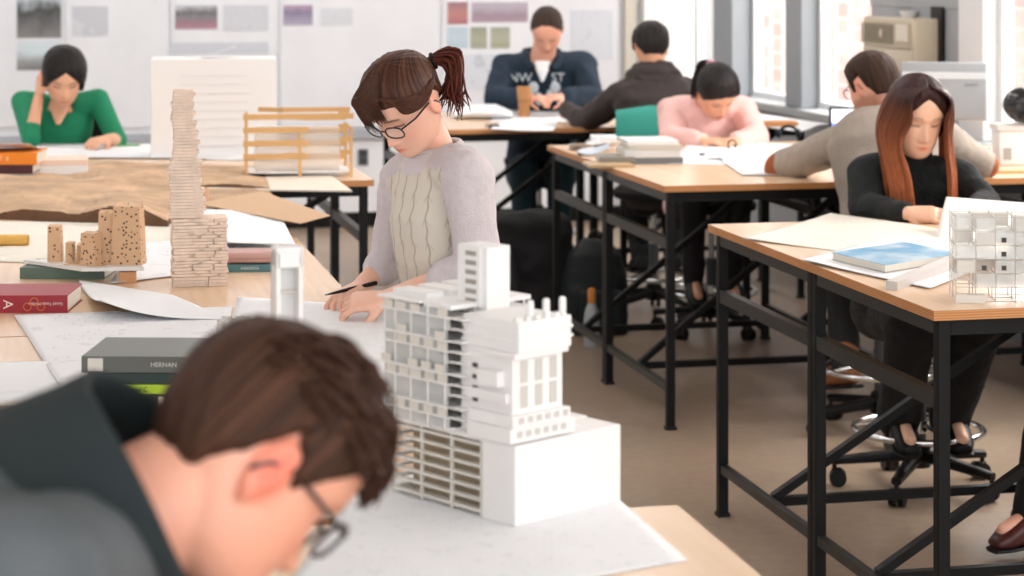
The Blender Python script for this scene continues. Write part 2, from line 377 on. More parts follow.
panel('colour_print', 470, 27, 486, 48, .003, picture('view_olive', ['a5aa98', 'b2b6a0', '9da38f'], 4, 9), 'left one of two small olive prints', 'picture', G, d0=D)
panel('colour_print', 490, 27, 509, 48, .003, picture('view_olive_b', ['a5aa90', 'b8baa6', 'a8ad9a'], 4, 10), 'right one of two small olive prints, beside the navy hoodie', 'picture', G, d0=D)
panel('sketch_print', 447, 54, 500, 90, .003, drawing('sketch_e', 'dfe4ec', 'b3bac6', 18, .45, 13), 'faint drawing sheet under the pale blue print', 'picture', G, d0=D)
panel('sketch_print', 570, 10, 612, 60, .003, drawing('sketch_f', 'e2e6ee', 'b3bac6', 12, .4, 15), 'faint drawing sheet right of the hoodie man\'s head', 'picture', G, d0=D)
# outlet
x, z = onback(363, 157, 0)
r = empty('wall_outlet', RM(CX, CY) @ Vector((x, 0, z)), A, 'dark grey power outlet low on the white back wall', 'outlet')
MB().box(-.034, -.012, -.055, .034, 0, .055, bev=.004).build('cover_plate', mat('outlet_grey', '55585c', .5), r)
for s in (-.025, .025): MB().box(-.016, -.016, s-.014, .016, -.012, s+.014, bev=.003).build('socket', dkgrey, r)
# ------------------------------------------------ tables
TH = .93
def table(cx, cy, wd, ln, label, rz=A, legmid=True, group='beech-topped drafting tables'):
    """cx,cy = near left corner of the top; wd across, ln going back"""
    r = empty('drafting_table', (cx, cy, 0), rz, label, 'table', group)
    t = MB().box(0, 0, TH-.024, wd, ln, TH).build('tabletop', [topm, edgem], r)
    for p in t.data.polygons:
        if abs(p.normal.z) < .5: p.material_index = 1
    q = .032; i0 = .02; zt = TH-.024
    ys = [i0, ln-i0-q] + ([ln/2-q-.002, ln/2+.002] if legmid else [])
    for xx in (i0, wd-i0-q):
        for yy in ys:
            g = MB().box(xx, yy, 0.006, xx+q, yy+q, zt, bev=.003).build('leg', black, r)
            MB().box(xx-.004, yy-.004, 0, xx+q+.004, yy+q+.004, .012).build('foot_plate', blackp, g)
        # rails along the side
        a = MB(); a.box(xx+.003, i0+q, zt-.04, xx+q-.003, ln-i0-q, zt-.001); a.build('apron_rail', steelgrey, r)
        a = MB(); a.box(xx+.002, i0+q, .685, xx+q-.002, ln-i0-q, .725); a.build('side_rail', steelgrey, r)
        a = MB(); a.box(xx+.004, i0+q, .14, xx+q-.004, ln-i0-q, .168); a.build('lower_side_rail', steelgrey, r)
    for yy in (i0+.002, ln-i0-q+.002):
        MB().box(i0+q, yy, zt-.04, wd-i0-q, yy+q-.006, zt-.001).build('end_rail', black, r)
    for yy in (ln*.27, ln*.73):
        MB().box(i0+q, yy-.014, .141, wd-i0-q, yy+.014, .167).build('cross_rail', black, r)
        MB().bar((i0+q, yy, .165), (wd-i0-q, yy, zt-.04), .024, .028, up=(0, 1, 0)).build('diagonal_brace', black, r)
    return r
def corner(px, py): return T(px, py, TH)
c = corner(934, 311); table(c.x, c.y, 1.25, 1.76, 'beech drafting table at right with the translucent model and blue magazine')
c2 = corner(664, 186); table(c2.x, c2.y, 1.0, 1.9, 'beech drafting table in the middle with the stack of books and papers')
e = Vector((c2.x, c2.y, 0))+Vector((CA, SA, 0))*1.005
table(e.x, e.y, .98, 1.85, 'drafting table behind the long-haired woman with the monitor on it')
# left chain of tables, right edges in one line
def lt(xr, yr, wd, ln, label):           # near right corner given
    return table(xr-wd*CA, yr-wd*SA, wd, ln, label)
lt(-.315, 4.86, 1.3, 1.755, 'drafting table at left holding the stacked block tower')
lt(-.315+1.70*SA, 4.86-1.70*CA, 1.3, 1.69, 'drafting table holding the grey and green books')
lt(.253+1.62*SA, 3.207-1.62*CA, 1.0, 1.62, 'nearest drafting table carrying the large white building model')
lt(-.315-1.76*SA, 4.86+1.76*CA, 1.5, 1.25, 'drafting table at left under the brown terrain models')
lt(-.537, 8.17, 1.3, 1.75, 'drafting table under the wooden lattice model')
lt(-.537-1.305*CA, 8.17-1.305*SA, 1.2, 1.75, 'drafting table in front of the woman in green')
lt(.55, 10.93, 1.05, 1.3, 'drafting table at the back where the man in the navy hoodie works')
table(.556, 10.932, 1.05, 1.3, 'drafting table at the back in front of the man in the brown jacket')
# ------------------------------------------------ people
def ss(a, b, x):
    t = np.clip((x-a)/(b-a), 0, 1); return t*t*(3-2*t)
HZ = [-.122, -.116, -.105, -.09, -.075, -.06, -.045, -.03, -.015, 0, .02, .04, .06, .08, .1, .112, .118]
HF = [.028, .058, .075, .0815, .0815, .083, .082, .081, .0800, .080, .087, .087, .082, .070, .047, .024, .006]
HB = [.0, .012, .026, .038, .052, .066, .078, .087, .095, .099, .103, .103, .098, .086, .060, .032, .008]
HW = [.012, .030, .044, .055, .0605, .0645, .067, .0695, .0715, .0735, .0755, .0765, .0745, .0665, .0475, .026, .007]
def g(x, s): return np.exp(-(x/s)**2)
def head_grid(off=None, nz=84, nt=112, male=0):
    """a face-and-skull surface in head space: x forward, y left, z up, eyes at z = 0"""
    u = np.linspace(0, 1, nz); z = -.122+.240*(.5-.5*np.cos(u*PI))*.5+.240*u*.5
    th = np.linspace(0, 2*PI, nt, endpoint=False); Z, TT = np.meshgrid(z, th, indexing='ij')
    Fr = np.interp(Z, HZ, HF); Bk = np.interp(Z, HZ, HB); Wd = np.interp(Z, HZ, HW)*(1+.05*male*(Z < 0))
    c = np.cos(TT); s = np.sin(TT); pw = np.where(c > 0, .92, 1.0)
    X = np.where(c > 0, Fr*np.abs(c)**pw, -Bk*np.abs(c)); Y = Wd*np.sign(s)*np.abs(s)**.92
    if off is None:
        fr = ss(.0, .5, c); ay = np.abs(Y)
        N = np.interp(Z, [-.06, -.052, -.046, -.040, -.033, -.02, -.008, .004, .015], [0, .008, .0205, .0235, .021, .0135, .0075, .0025, 0])
        wn = np.interp(Z, [-.055, -.045, -.03, -.01, .01], [.013, .0135, .0105, .0085, .009])
        X = X+fr*(N*g(Y, wn)+.004*g(ay-.014, .005)*g(Z+.044, .006)
                  - .0105*g(ay-.031, .016)*g(Z-.001, .012)+.0055*g(ay-.0315, .0115)*g(Z+.002, .0075)
                  + .003*g(ay-.028, .02)*g(Z-.021, .006)
                  + .0045*g(Y, .019)*g(Z+.0655, .0042)+.0055*g(Y, .017)*g(Z+.0775, .005)-.003*g(Y, .022)*g(Z+.0715, .0022)
                  + .003*g(Y, .015)*g(Z+.1, .012)+.003*g(ay-.04, .016)*g(Z+.03, .016))
    else:
        O = off(np.abs(np.angle(np.exp(1j*TT))), Z, TT); nrm = np.stack([X*1.0, Y*1.5, (Z-.01)*1.0], -1); nrm /= np.linalg.norm(nrm, axis=-1, keepdims=True)+1e-9
        X = X+nrm[..., 0]*O; Y = Y+nrm[..., 1]*O; Z = Z+nrm[..., 2]*O
    vs = np.stack([X, Y, Z], -1).reshape(-1, 3)
    fs = [(i*nt+j, i*nt+(j+1) % nt, (i+1)*nt+(j+1) % nt, (i+1)*nt+j) for i in range(nz-1) for j in range(nt)]
    fs += [tuple(range(nt))[::-1], tuple((nz-1)*nt+j for j in range(nt))]
    return vs, fs
def basis(c, f, u, s=1):
    f = Vector(f).normalized(); u = Vector(u); u = (u-f*u.dot(f)).normalized(); l = u.cross(f)
    return Matrix.Translation(c) @ Matrix(((f.x*s, l.x*s, u.x*s, 0), (f.y*s, l.y*s, u.y*s, 0), (f.z*s, l.z*s, u.z*s, 0), (0, 0, 0, 1)))
def skin_mat(name, base, red=.0):
    k = NT(name, base, .45, sss=.12, bump=.04, bscale=220)
    at = k.n('ShaderNodeAttribute', attribute_name='tone'); q = k.n('ShaderNodeMix', data_type='RGBA', blend_type='MULTIPLY'); q.inputs[0].default_value = 1
    n = k.n('ShaderNodeTexNoise', i_Scale=14.0, i_Detail=3.0); k.l(k.tc.outputs['Object'], n.inputs[0])
    a = lin(base); k.l(k.mix(n.outputs[0], base, tuple(min(1, v) for v in (int(base[0:2], 16)/255*1.0, int(base[2:4], 16)/255*.955, int(base[4:6], 16)/255*.94))), q.inputs[6])
    k.l(at.outputs['Color'], q.inputs[7]); k.l(q.outputs[2], k.p.inputs['Base Color']); return k.m
def hair_mat(name, c1, c2, shine=.35, tip=None):
    k = NT(name, c1, shine+.1, spec=.22)
    at = k.n('ShaderNodeAttribute', attribute_name='strand'); n = k.n('ShaderNodeTexNoise', i_Scale=26.0, i_Detail=4.0, i_Roughness=.65); k.l(at.outputs['Vector'], n.inputs[0])
    r = k.n('ShaderNodeMapRange'); r.inputs[1].default_value = .35; r.inputs[2].default_value = .68; k.l(n.outputs[0], r.inputs[0])
    col = k.mix(r.outputs[0], c1, c2)
    if tip:                                   # dyed lengths: the colour changes along the lock
        s = k.n('ShaderNodeSeparateXYZ'); k.l(at.outputs['Vector'], s.inputs[0])
        r3 = k.n('ShaderNodeMapRange'); r3.inputs[1].default_value = .16; r3.inputs[2].default_value = .60; k.l(s.outputs[2], r3.inputs[0])
        col = k.mix(r3.outputs[0], col, k.mix(r.outputs[0], tip[0], tip[1]))
    k.l(col, k.p.inputs['Base Color']); b = k.n('ShaderNodeBump', i_Strength=.55, i_Distance=.006); k.l(n.outputs[0], b.inputs['Height']); k.l(b.outputs[0], k.p.inputs['Normal'])
    return k.m
def vattr(me, name, arr, typ='FLOAT_VECTOR'):
    a = me.attributes.new(name, typ, 'POINT')
    if typ == 'FLOAT_COLOR': a.data.foreach_set('color', arr.astype(np.float32).ravel())
    else: a.data.foreach_set('vector', arr.astype(np.float32).ravel())
def hair_cap(M, m, parent, line, thick=.014, crown=(-.04, 0, .11), rough=.003, name='hair', part=None):
    """line(a, side): height of the hairline at angle a from the face"""
    def off(a, Z, TT):
        h = line(a, np.sin(TT)); t = thick*(1 if part is None else part(a, Z, TT))
        o = -.007+(t+.007)*ss(-.006, .014, Z-np.maximum(h, -.064))
        return o+rough*np.sin(TT*17+Z*30)*np.sin(TT*7.3+Z*61+1)*(Z > h)
    vs, fs = head_grid(off, 72, 144)
    w_ = np.array(vs); me = bpy.data.meshes.new(name); P = np.c_[vs, np.ones(len(vs))] @ np.array(M).T
    me.from_pydata(P[:, :3].tolist(), [], fs); me.update()
    d = w_-np.array(crown); an = np.arctan2(d[:, 1], d[:, 0]); ln = np.linalg.norm(d, axis=1)
    vattr(me, 'strand', np.c_[np.cos(an)*.9, np.sin(an)*.9, ln*.12])
    return link(name, me, m, parent, True)
def locks(name, paths, m, parent, n=7, flat=.55):
    """paths: list of (points, radii); one mesh of tapering locks"""
    mb = MB(); st = []
    for pts, rad in paths:
        mb.tube(pts, rad, n, flat=flat); k = len(pts); ox, oy = random.random()*6, random.random()*6
        for i in range(k):
            for j in range(n): a = 2*PI*j/n; st.append((ox+math.cos(a)*.12, oy+math.sin(a)*.12, i/(k-1)*.7))
    me = mb.mesh(name); vattr(me, 'strand', np.array(st)); return link(name, me, m, parent, True)
def spline(P, k=8):
    P = [Vector(p) for p in P]; P = [P[0]*2-P[1]]+P+[P[-1]*2-P[-2]]; out = []
    for i in range(1, len(P)-2):
        for j in range(k):
            t = j/k; a, b, c, d = P[i-1:i+3]
            out.append(.5*((2*b)+(c-a)*t+(2*a-5*b+4*c-d)*t*t+(3*b-a-3*c+d)*t**3))
    out.append(P[-2]); return out
def hand(mb, wr, d, back, side, curl=.5, s=1, spread=.12, fmul=1):
    """wr wrist, d pointing direction, back = normal of the back of the hand, side +1 when the thumb lies towards d x back"""
    d = Vector(d).normalized(); bk = Vector(back); bk = (bk-d*bk.dot(d)).normalized(); sd = d.cross(bk)*side
    w = Vector(wr); a = lambda x, y, z: w+(d*x+sd*y+bk*z)*s
    mb.loft([(a(-.015, 0, 0), sd*.024*s, bk*.019*s), (a(.01, 0, 0), sd*.029*s, bk*.017*s), (a(.04, .002, .001), sd*.038*s, bk*.0155*s), (a(.075, 0, .002), sd*.040*s, bk*.0135*s), (a(.09, 0, .002), sd*.034*s, bk*.009*s)], 16, p=2.5)
    for i, (y, L) in enumerate(((.030, .070), (.010, .078), (-.010, .072), (-.029, .056))):
        L *= fmul; base = a(.078, y, .002); an = (i-1.4)*-spread; di = (d*math.cos(an)+sd*math.sin(an)); p = base; c = 0
        r = (.0088, .0080, .0072, .0062) if i < 3 else (.0076, .0070, .0063, .0055)
        for k, fr in enumerate((.45, .32, .25)):
            c += curl*(.55, .9, .6)[k]*(1+.12*i); q = p+(di*math.cos(c)-bk*math.sin(c))*L*fr*s; mb.cap(p, q, r[k]*s, r[k+1]*s, 10); p = q
    p = a(.018, .026, -.006); tdir = (d*.72+sd*.62-bk*.30*(1+curl)).normalized()
    q = p+tdir*.036*s; mb.cap(p, q, .013*s, .0105*s, 10); t2 = (d*.93+sd*.15-bk*.35*(1+curl)).normalized(); r_ = q+t2*.030*s; mb.cap(q, r_, .0102*s, .0088*s, 10)
    mb.cap(r_, r_+(t2-sd*.25).normalized()*.023*s, .0086*s, .0066*s, 10)
def frame2(ax, t):
    """unit side and depth axes for a torso section"""
    s = (ax-t*ax.dot(t)).normalized(); return s, t.cross(s)
SECM = [(-.10, .145, .105), (0, .165, .125), (.2, .155, .118), (.42, .148, .112), (.62, .165, .122), (.78, .178, .118), (.9, .165, .098), (.98, .115, .075), (1.04, .065, .06), (1.09, .05, .05)]
SECF = [(-.10, .155, .105), (0, .165, .118), (.2, .142, .1), (.42, .122, .088), (.6, .135, .105), (.72, .145, .110), (.84, .148, .090), (.94, .112, .070), (1.02, .058, .052), (1.07, .045, .045)]
def torso(mb, J, off=0, t0=-1, t1=1.2, b=1, dep=1):
    pel, nk = J['pel'], J['neck']; md = J.get('mid', (pel+nk)/2); hx = J.get('hx', J['sr']-J['sl']); sx = J['sr']-J['sl']
    secs = []
    for t, w_, d_ in (SECF if J.get('fem') else SECM):
        if t < t0 or t > t1: continue
        q = lambda t: pel*((1-t)**2)+md*(2*t*(1-t))+nk*(t*t)
        c = q(t); tn = (q(t+.02)-q(t-.02)).normalized(); ax = hx.normalized()*(1-t)+sx.normalized()*t
        s, dv = frame2(ax, tn); secs.append((c, s*(w_*b+off), dv*(d_*b*dep+off)))
    mb.loft(secs, 28, p=2.3)
    return secs
def arm_pts(J, sd): return J['s'+sd], J['e'+sd], J['w'+sd]
def person(J, label, skin, voxel=.005, group=None):
    """J holds the joints in world space; returns root, head matrix"""
    b = J.get('b', 1); root = J['pel'].copy(); root.z = 0
    r = empty('person', root, 0, label, 'person', group); inv = Matrix.Translation(-root)
    J['inv'] = inv; hs = J.get('hs', 1); M = basis(J['head'], J['f'], J['u'], hs); J['M'] = M
    mb = MB(); vs, fs = head_grid(male=0 if J.get('fem') else 1); mb.add(vs.tolist(), fs, M)
    nr = .047 if J.get('fem') else .058
    mb.cap(M @ Vector((-.022, 0, -.045)), J['neck']+Vector((0, 0, 0)), nr*hs, nr*1.12*b, 20)
    for s in (1, -1):                          # ears
        E = M @ Matrix.Translation((-.012, s*.074, -.012)) @ Matrix.Rotation(s*.35, 4, 'Z') @ Matrix.Rotation(.12, 4, 'Y')
        mb.ell((0, s*.002, 0), (.015, .0065, .026), E)
        mb.tube([(.012*math.cos(a)-.001, s*(.008), .028*math.sin(a)+.002) for a in np.linspace(.15*PI, 1.62*PI, 12)], [.0038]*12, 8, E)
        mb.ell((.001, s*.003, -.027), (.007, .005, .009), E)
    torso(mb, J, -.004, b=b)
    for sd in 'lr':
        S, E, Wr = arm_pts(J, sd); mb.cap(J['neck']*.55+S*.45-Vector((0, 0, .01)), S, .05*b, .052*b); mb.cap(S, E, .049*b, .038*b); mb.cap(E, Wr, .038*b, .025*b)
        hd = J.get('h'+sd)
        if hd: hand(mb, Wr, hd[0], hd[1], 1 if sd == 'r' else -1, hd[2] if len(hd) > 2 else .5, J.get('hand', 1), fmul=hd[3] if len(hd) > 3 else 1)
        K, An, Td = J['k'+sd], J['a'+sd], J['t'+sd].normalized(); H = J['pel']+(J.get('hx', J['sr']-J['sl'])).normalized()*(.09*b)*(1 if sd == 'r' else -1)+Vector((0, 0, -.03))
        J['hip'+sd] = H; mb.cap(H, K, .078*b, .052*b); mb.cap(K, An, .050*b, .034*b); mb.cap(An, An+Td*.13-Vector((0, 0, .03)), .032*b, .022*b)
    mb.v = [tuple(inv @ Vector(v)) for v in mb.v]
    o = mb.blob('body', skin, r, voxel, 2)
    # natural colouring of the face: lips, brows, lash line, warmer ears and nose
    me = o.data; co = np.empty(len(me.vertices)*3); me.vertices.foreach_get('co', co); co = co.reshape(-1, 3)
    Mi = np.array((inv @ M).inverted()); p = (np.c_[co, np.ones(len(co))] @ Mi.T)[:, :3]; x, y, z = p.T; ay = np.abs(y)
    near = (np.linalg.norm(p, axis=1) < .16); fr = near & (x > .03)
    col = np.ones((len(co), 4))
    def blend(mask, c): col[:, :3] = col[:, :3]*(1-mask[:, None])+np.array(c)*mask[:, None]
    blend(near*g(y, .021)**1.5*g(z+.0715, .0105)**3*(x > .06), (.80, .30, .33))
    blend(fr*ss(.013, .017, ay)*(1-ss(.044, .05, ay))*g(z-(.0215-.0+.12*(ay-.013)*(ay < .032)+(-.25*(ay-.032)+.0023)*(ay >= .032)), .0034)*J.get('brow', 1), (.12, .07, .05))
    blend(fr*ss(.016, .019, ay)*(1-ss(.044, .047, ay))*g(z+.0045-8*(ay-.031)**2, .0030)*.95, (.10, .06, .06))
    blend(near*g(ay-.048, .02)*g(z+.035, .02)*(x > .02)*.35, (1, .72, .70))
    blend(near*g(y, .014)*g(z+.042, .012)*(x > .07)*.3, (1, .70, .66))
    blend(near*(ay > .071)*g(x+.014, .02)*g(z+.012, .035)*J.get('redear', .6), (1, .52, .46))
    if J.get('beard'): blend(near*ss(-.035, -.06, z)*(1-g(y, .02)*g(z+.0715, .012))*J['beard'], (.5, .42, .38))
    vattr(me, 'tone', col, 'FLOAT_COLOR')
    J['root'] = r; return r
def L(J, mb): mb.v = [tuple(J['inv'] @ Vector(v)) for v in mb.v]; return mb
def top_garment(J, m, name='sweater', sleeve_m=None, off=.014, hem=-.10, cuff=.97, voxel=.006, disp=.012, ds=.09, collar=.012, sleeves=True, soff=.012, t1=1.03, bulk=1, ch=0, disp2=.0, d2=.02, cf_off=0):
    b = J.get('b', 1); r = J['root']; mb = MB(); torso(mb, J, off, hem, t1, b*bulk, bulk)
    for sd in 'lr':
        S, E, Wr = arm_pts(J, sd); mb.cap(J['neck']*.5+S*.5-Vector((0, 0, .015)), S, .052*b+off, .050*b+off)
        if sleeve_m: mb.cap(S, S*.75+E*.25, .049*b+off*.6, .047*b+off*.6)
        else:
            mb.cap(S, E, .050*b+soff, .040*b+soff); C_ = E+(Wr-E)*cuff; mb.cap(E, C_, .040*b+soff, .028*b+soff*.7+cf_off)
    o = L(J, mb).blob(name, m, r, voxel, 5, disp, ds, disp2, d2)
    if sleeve_m:
        for sd in 'lr':
            q = MB(); S, E, Wr = arm_pts(J, sd); q.cap(J['neck']*.35+S*.65, S, .052*b+off, .053*b+off); q.cap(S, E, .053*b+soff, .042*b+soff); C_ = E+(Wr-E)*cuff; q.cap(E, C_, .042*b+soff, .030*b+soff+cf_off)
            s_ = L(J, q).blob('sleeve', sleeve_m, o, voxel, 4, disp, ds*.7, disp2, d2)
    if collar:
        mb = MB(); nd = ((J['M'] @ Vector((-.022, 0, -.05)))-J['neck']).normalized(); c = J['neck']+nd*ch; ax = (J['sr']-J['sl']).normalized(); s, dv = frame2(ax, nd)
        R = (.062 if J.get('fem') else .072)*b
        mb.tube([c+s*math.cos(a)*R*1.12+dv*math.sin(a)*R*1.05 for a in np.linspace(0, 2*PI, 28, endpoint=False)], collar, 8, closed=True, up=nd)
        L(J, mb).build('neckband', sleeve_m or m, o, smooth=True)
    return o
def trousers(J, m, shoe, voxel=.008, off=.012, flare=.0, disp=.012):
    b = J.get('b', 1); r = J['root']; mb = MB(); torso(mb, J, .010, -.2, .22, b)
    for sd in 'lr': mb.cap(J['hip'+sd], J['k'+sd], .082*b+off, .056*b+off); mb.cap(J['k'+sd], J['a'+sd]-(J['k'+sd]-J['a'+sd])*.03, .054*b+off, .040*b+off+flare)
    L(J, mb).blob('trousers', m, r, voxel, 4, disp, .08)
    for sd in 'lr': shoe_mesh(J, sd, shoe)
def shoe_mesh(J, sd, m, boot=0):
    a = J['a'+sd]; d = J['t'+sd].normalized(); up = Vector((0, 0, 1)); up = (up-d*up.dot(d)).normalized(); s = d.cross(up); b = J.get('b', 1)
    q = lambda x, z: a+d*x*b+up*z*b; mb = MB()
    mb.loft([(q(-.062, -.045), s*.028, up*.030), (q(-.03, -.025), s*.040, up*.058), (q(.02, -.028), s*.043, up*.056), (q(.08, -.042), s*.047, up*.042), (q(.13, -.055), s*.045, up*.030), (q(.17, -.066), s*.03, up*.015)], 18, p=2.4)
    mb.cap(q(-.005, .0), q(-.003, .03+boot), .045*b, .048*b)
    o = L(J, mb).blob('shoe', m, J['root'], .006, 3)
    mb = MB(); mb.loft([(q(x, -.083), s*w_, up*.008) for x, w_ in ((-.07, .026), (-.03, .039), (.03, .038), (.09, .047), (.14, .045), (.178, .028))], 16, p=3)
    L(J, mb).build('sole', blackp, o, smooth=True)
def glasses(J, m, lens, shape=(.024, .018), thick=.0016, tilt=0):
    M = J['inv'] @ J['M']; mb = MB(); lb = MB()
    for s in (1, -1):
        c = Vector((.098, s*.033, -.004)); pts = []
        for a in np.linspace(0, 2*PI, 24, endpoint=False):
            yy = math.copysign(abs(math.cos(a))**.8, math.cos(a))*shape[0]; zz = math.copysign(abs(math.sin(a))**.8, math.sin(a))*shape[1]; pts.append(c+Vector((-abs(s*.033+yy)*.16, yy, zz)))
        mb.tube([Vector(p) for p in pts], thick, 6, M, closed=True, up=(1, 0, 0))
        mb.tube([(.091, s*.057, .006), (.05, s*.074, .004), (.0, s*.080, .004), (-.022, s*.080, -.008), (-.03, s*.078, -.024)], [thick*1.1]*5, 6, M)
        lb.add([tuple(p) for p in pts], [tuple(range(24))], M)
    mb.tube([(.0965, -.010, .002), (.099, 0, .005), (.0965, .010, .002)], thick, 6, M)
    o = mb.build('glasses', m, J['root'], smooth=True, ang=False); lb.build('lens', lens, o); return o
def line_m(front=.066, temple=.035, side=-.02, back=-.062):
    return lambda a, s: np.interp(a, [0, .5, .95, 1.25, 1.45, 1.75, 2.0, 2.5, PI], [front, front-.002, temple+.01, temple-.02, side, .028, -.02, back, back])
lens_m = mat('spectacle_lens', 'ffffff', .03, alpha=.12)
# ================= the seven people
UP = V(0, 0, 1)
# ---- woman with the ponytail, standing at the table
sk1 = skin_mat('skin_fair', 'efc0a8'); sk2 = skin_mat('skin_rosy', 'ecb59c'); sk3 = skin_mat('skin_light_tan', 'e8b493')
def cable_knit(Q):
    k = NT('cream_cable_knit', 'ddd3c2', .9)
    s = k.n('ShaderNodeSeparateXYZ'); k.l(k.tc.outputs['Object'], s.inputs[0])
    # across the chest: the panel faces left and towards the camera
    h = k.math('ADD', k.math('MULTIPLY', s.outputs[0], .62), k.math('MULTIPLY', s.outputs[1], -.62))
    wob = k.math('MULTIPLY', k.math('SINE', k.math('MULTIPLY', s.outputs[2], 125.0)), .05)
    c = k.math('FRACT', k.math('ADD', k.math('MULTIPLY', h, 24.0), wob)); d = k.math('ABSOLUTE', k.math('SUBTRACT', c, .5))
    groove = k.math('LESS_THAN', d, .055)
    v = k.math('FRACT', k.math('ADD', k.math('MULTIPLY', s.outputs[2], 18.0), k.math('MULTIPLY', d, 1.4)))
    cross = k.math('MULTIPLY', k.math('LESS_THAN', v, .10), k.math('LESS_THAN', d, .24))
    gg = k.math('MAXIMUM', groove, k.math('MULTIPLY', cross, .6))
    n = k.n('ShaderNodeTexNoise', i_Scale=260.0, i_Detail=2.0); k.l(k.tc.outputs['Object'], n.inputs[0])
    near = None
    for q, R in ((Q['neck'], .094), (Q['sl'], .062), (Q['sr'], .050), (Q['sl']*.6+Q['neck']*.4, .062), (Q['sr']*.6+Q['neck']*.4, .055)):
        vd = k.n('ShaderNodeVectorMath', operation='DISTANCE'); k.l(k.tc.outputs['Object'], vd.inputs[0]); vd.inputs[1].default_value = q
        t_ = k.math('LESS_THAN', vd.outputs['Value'], R); near = t_ if near is None else k.math('MAXIMUM', near, t_)
    gg = k.math('MULTIPLY', gg, k.math('SUBTRACT', 1.0, near))
    k.l(k.mix(near, k.mix(k.math('MULTIPLY', gg, .5), 'ddd5c8', '8d8474'), 'd8cfd1'), k.p.inputs['Base Color'])
    b = k.n('ShaderNodeBump', i_Strength=.5, i_Distance=.004); k.l(k.math('SUBTRACT', k.math('MULTIPLY', n.outputs[0], .5), gg), b.inputs['Height']); k.l(b.outputs[0], k.p.inputs['Normal']); return k.m
knit_l = mat('lilac_grey_knit', 'd8cfd1', .92, bump=.5, bscale=240, var=.05, vscale=60)
P = dict(fem=1, b=.88, head=W(404, 103, 4.93), f=V(-.478, -.569, -.669), u=V(-.43, -.513, .743), hs=1.0,
         neck=W(436, 152, 5.0), sl=W(468, 177, 4.85), sr=W(404, 180, 5.12), el=W(478, 268, 4.82), wl=W(386, 299, 4.90),
         er=W(392, 258, 5.18), wr=W(362, 285, 5.10), pel=W(447, 382, 5.02), mid=W(447, 265, 5.0),
         hl=(V(-1, .02, -.12), V(.0, -.45, .9), .75), hr=(V(-.6, -.7, -.25), V(-.1, .2, .95), .8), hx=V(-.42, .9, 0), hand=.93)
P['kl'] = V(-.12, 4.93, .47); P['al'] = V(-.10, 4.95, .09); P['kr'] = V(-.20, 5.12, .47); P['ar'] = V(-.17, 5.16, .09); P['tl'] = V(-.85, -.4, -.05); P['tr'] = V(-.9, -.3, -.05)
person(P, 'woman with brown ponytail and glasses in cream cable-knit sweater, standing and drawing at the table', sk1, .0034)
kn = top_garment(P, cable_knit({a: P['inv'] @ P[a] for a in ('neck', 'sl', 'sr')}), 'sweater', knit_l, off=.016, hem=-.1, cuff=.36, voxel=.005, disp=.010, ds=.08, collar=.0, soff=.015, disp2=.0035, d2=.018, cf_off=.004)
trousers(P, mat('dark_denim', '23262e', .8), blackp)
def yoke(J, kn):
    nd = ((J['M'] @ Vector((-.022, 0, -.05)))-J['neck']).normalized()*.35+(J['neck']-J['mid']).normalized()*.65; ax = (J['sr']-J['sl']).normalized(); s, dv = frame2(ax, nd.normalized())
    c = J['neck']+nd*.004; mb = MB()
    for R, r_, dz in ((.064, .0065, .010), (.069, .0065, .003)):
        mb.tube([c+nd*dz+s*math.cos(a)*R*1.02+dv*math.sin(a)*R*.92 for a in np.linspace(0, 2*PI, 40, endpoint=False)], r_, 8, closed=True, up=nd)
    L(J, mb).build('neckband', knit_l, kn, smooth=True, ang=False)
yoke(P, kn)
hm1 = hair_mat('brown_hair', '2c1810', '6a4230', .38); hm_red = hair_mat('auburn_hair', '30140f', '7d3a28', .4)
hair_cap(P['M'].copy() if 0 else P['inv'] @ P['M'], hm1, P['root'], lambda a, s: np.interp(a, [0, .45, .8, 1.05, 1.3, 1.5, 1.8, 2.4, PI], [.055, .054, .050, .042, .028, .026, .022, -.035, -.045]), thick=.009, crown=(-.115, 0, .03), rough=.0012)
MH = P['inv'] @ P['M']
paths = []
for i in range(26):                           # fringe falling over the forehead
    y = -.055+.082*i/25; a0 = Vector((.02, y*.3+.002, .124)); a1 = Vector((.079, y*.95, .088)); a2 = Vector((.0935-abs(y)*.22, y*1.05-.004, .058)); a3 = Vector((.097-abs(y)*.30, y*1.1-.006+random.uniform(-.004, .004), .030-random.random()*.012-(y < -.018)*.034))
    paths.append(([MH @ p for p in spline([a0, a1, a2, a3], 5)], [.0045]*6+[.004]*4+[.0035]*3+[.003, .002, .0010]))
for s in (1, -1):
    for i in range(9):                        # strands swept back over the temples
        z0 = .03-.006*i; paths.append(([MH @ p for p in spline([(.086-.006*i, s*.028, .098-.004*i), (.062, s*.064, .074-.005*i), (.01, s*.080, .048-.004*i), (-.05, s*.077, .034), (-.10, s*.03, .03)], 5)], [.003]+[.0065]*18+[.005, .003]))
locks('fringe', paths, hm1, P['root'])
tie = Vector((-.112, .02, .022)); paths = []; tw = MH @ tie; IV = P['inv']
for i in range(70):
    a = random.random()*2*PI; q = random.random()**.5; dx = math.cos(a)*.020*q; dy = math.sin(a)*.022*q
    w1 = tw+V(.022+dx*.3, dy, .014+dx); w2 = tw+V(.045+.022*random.random()+dx*.6, dy*1.3, .002+dx*1.4); w3 = tw+V(.040+.030*random.random()+dx, dy*1.5, -.052-.02*random.random())
    w4 = w3+V(random.uniform(-.030, .022), random.uniform(-.012, .012), -.022-.045*random.random())
    paths.append((spline([tw+V(-.018, dy*.5, dx*.5-.006), w1, w2, w3, w4], 5), [.004]*4+[.0050]*10+[.004]*4+[.003, .002, .0008]))
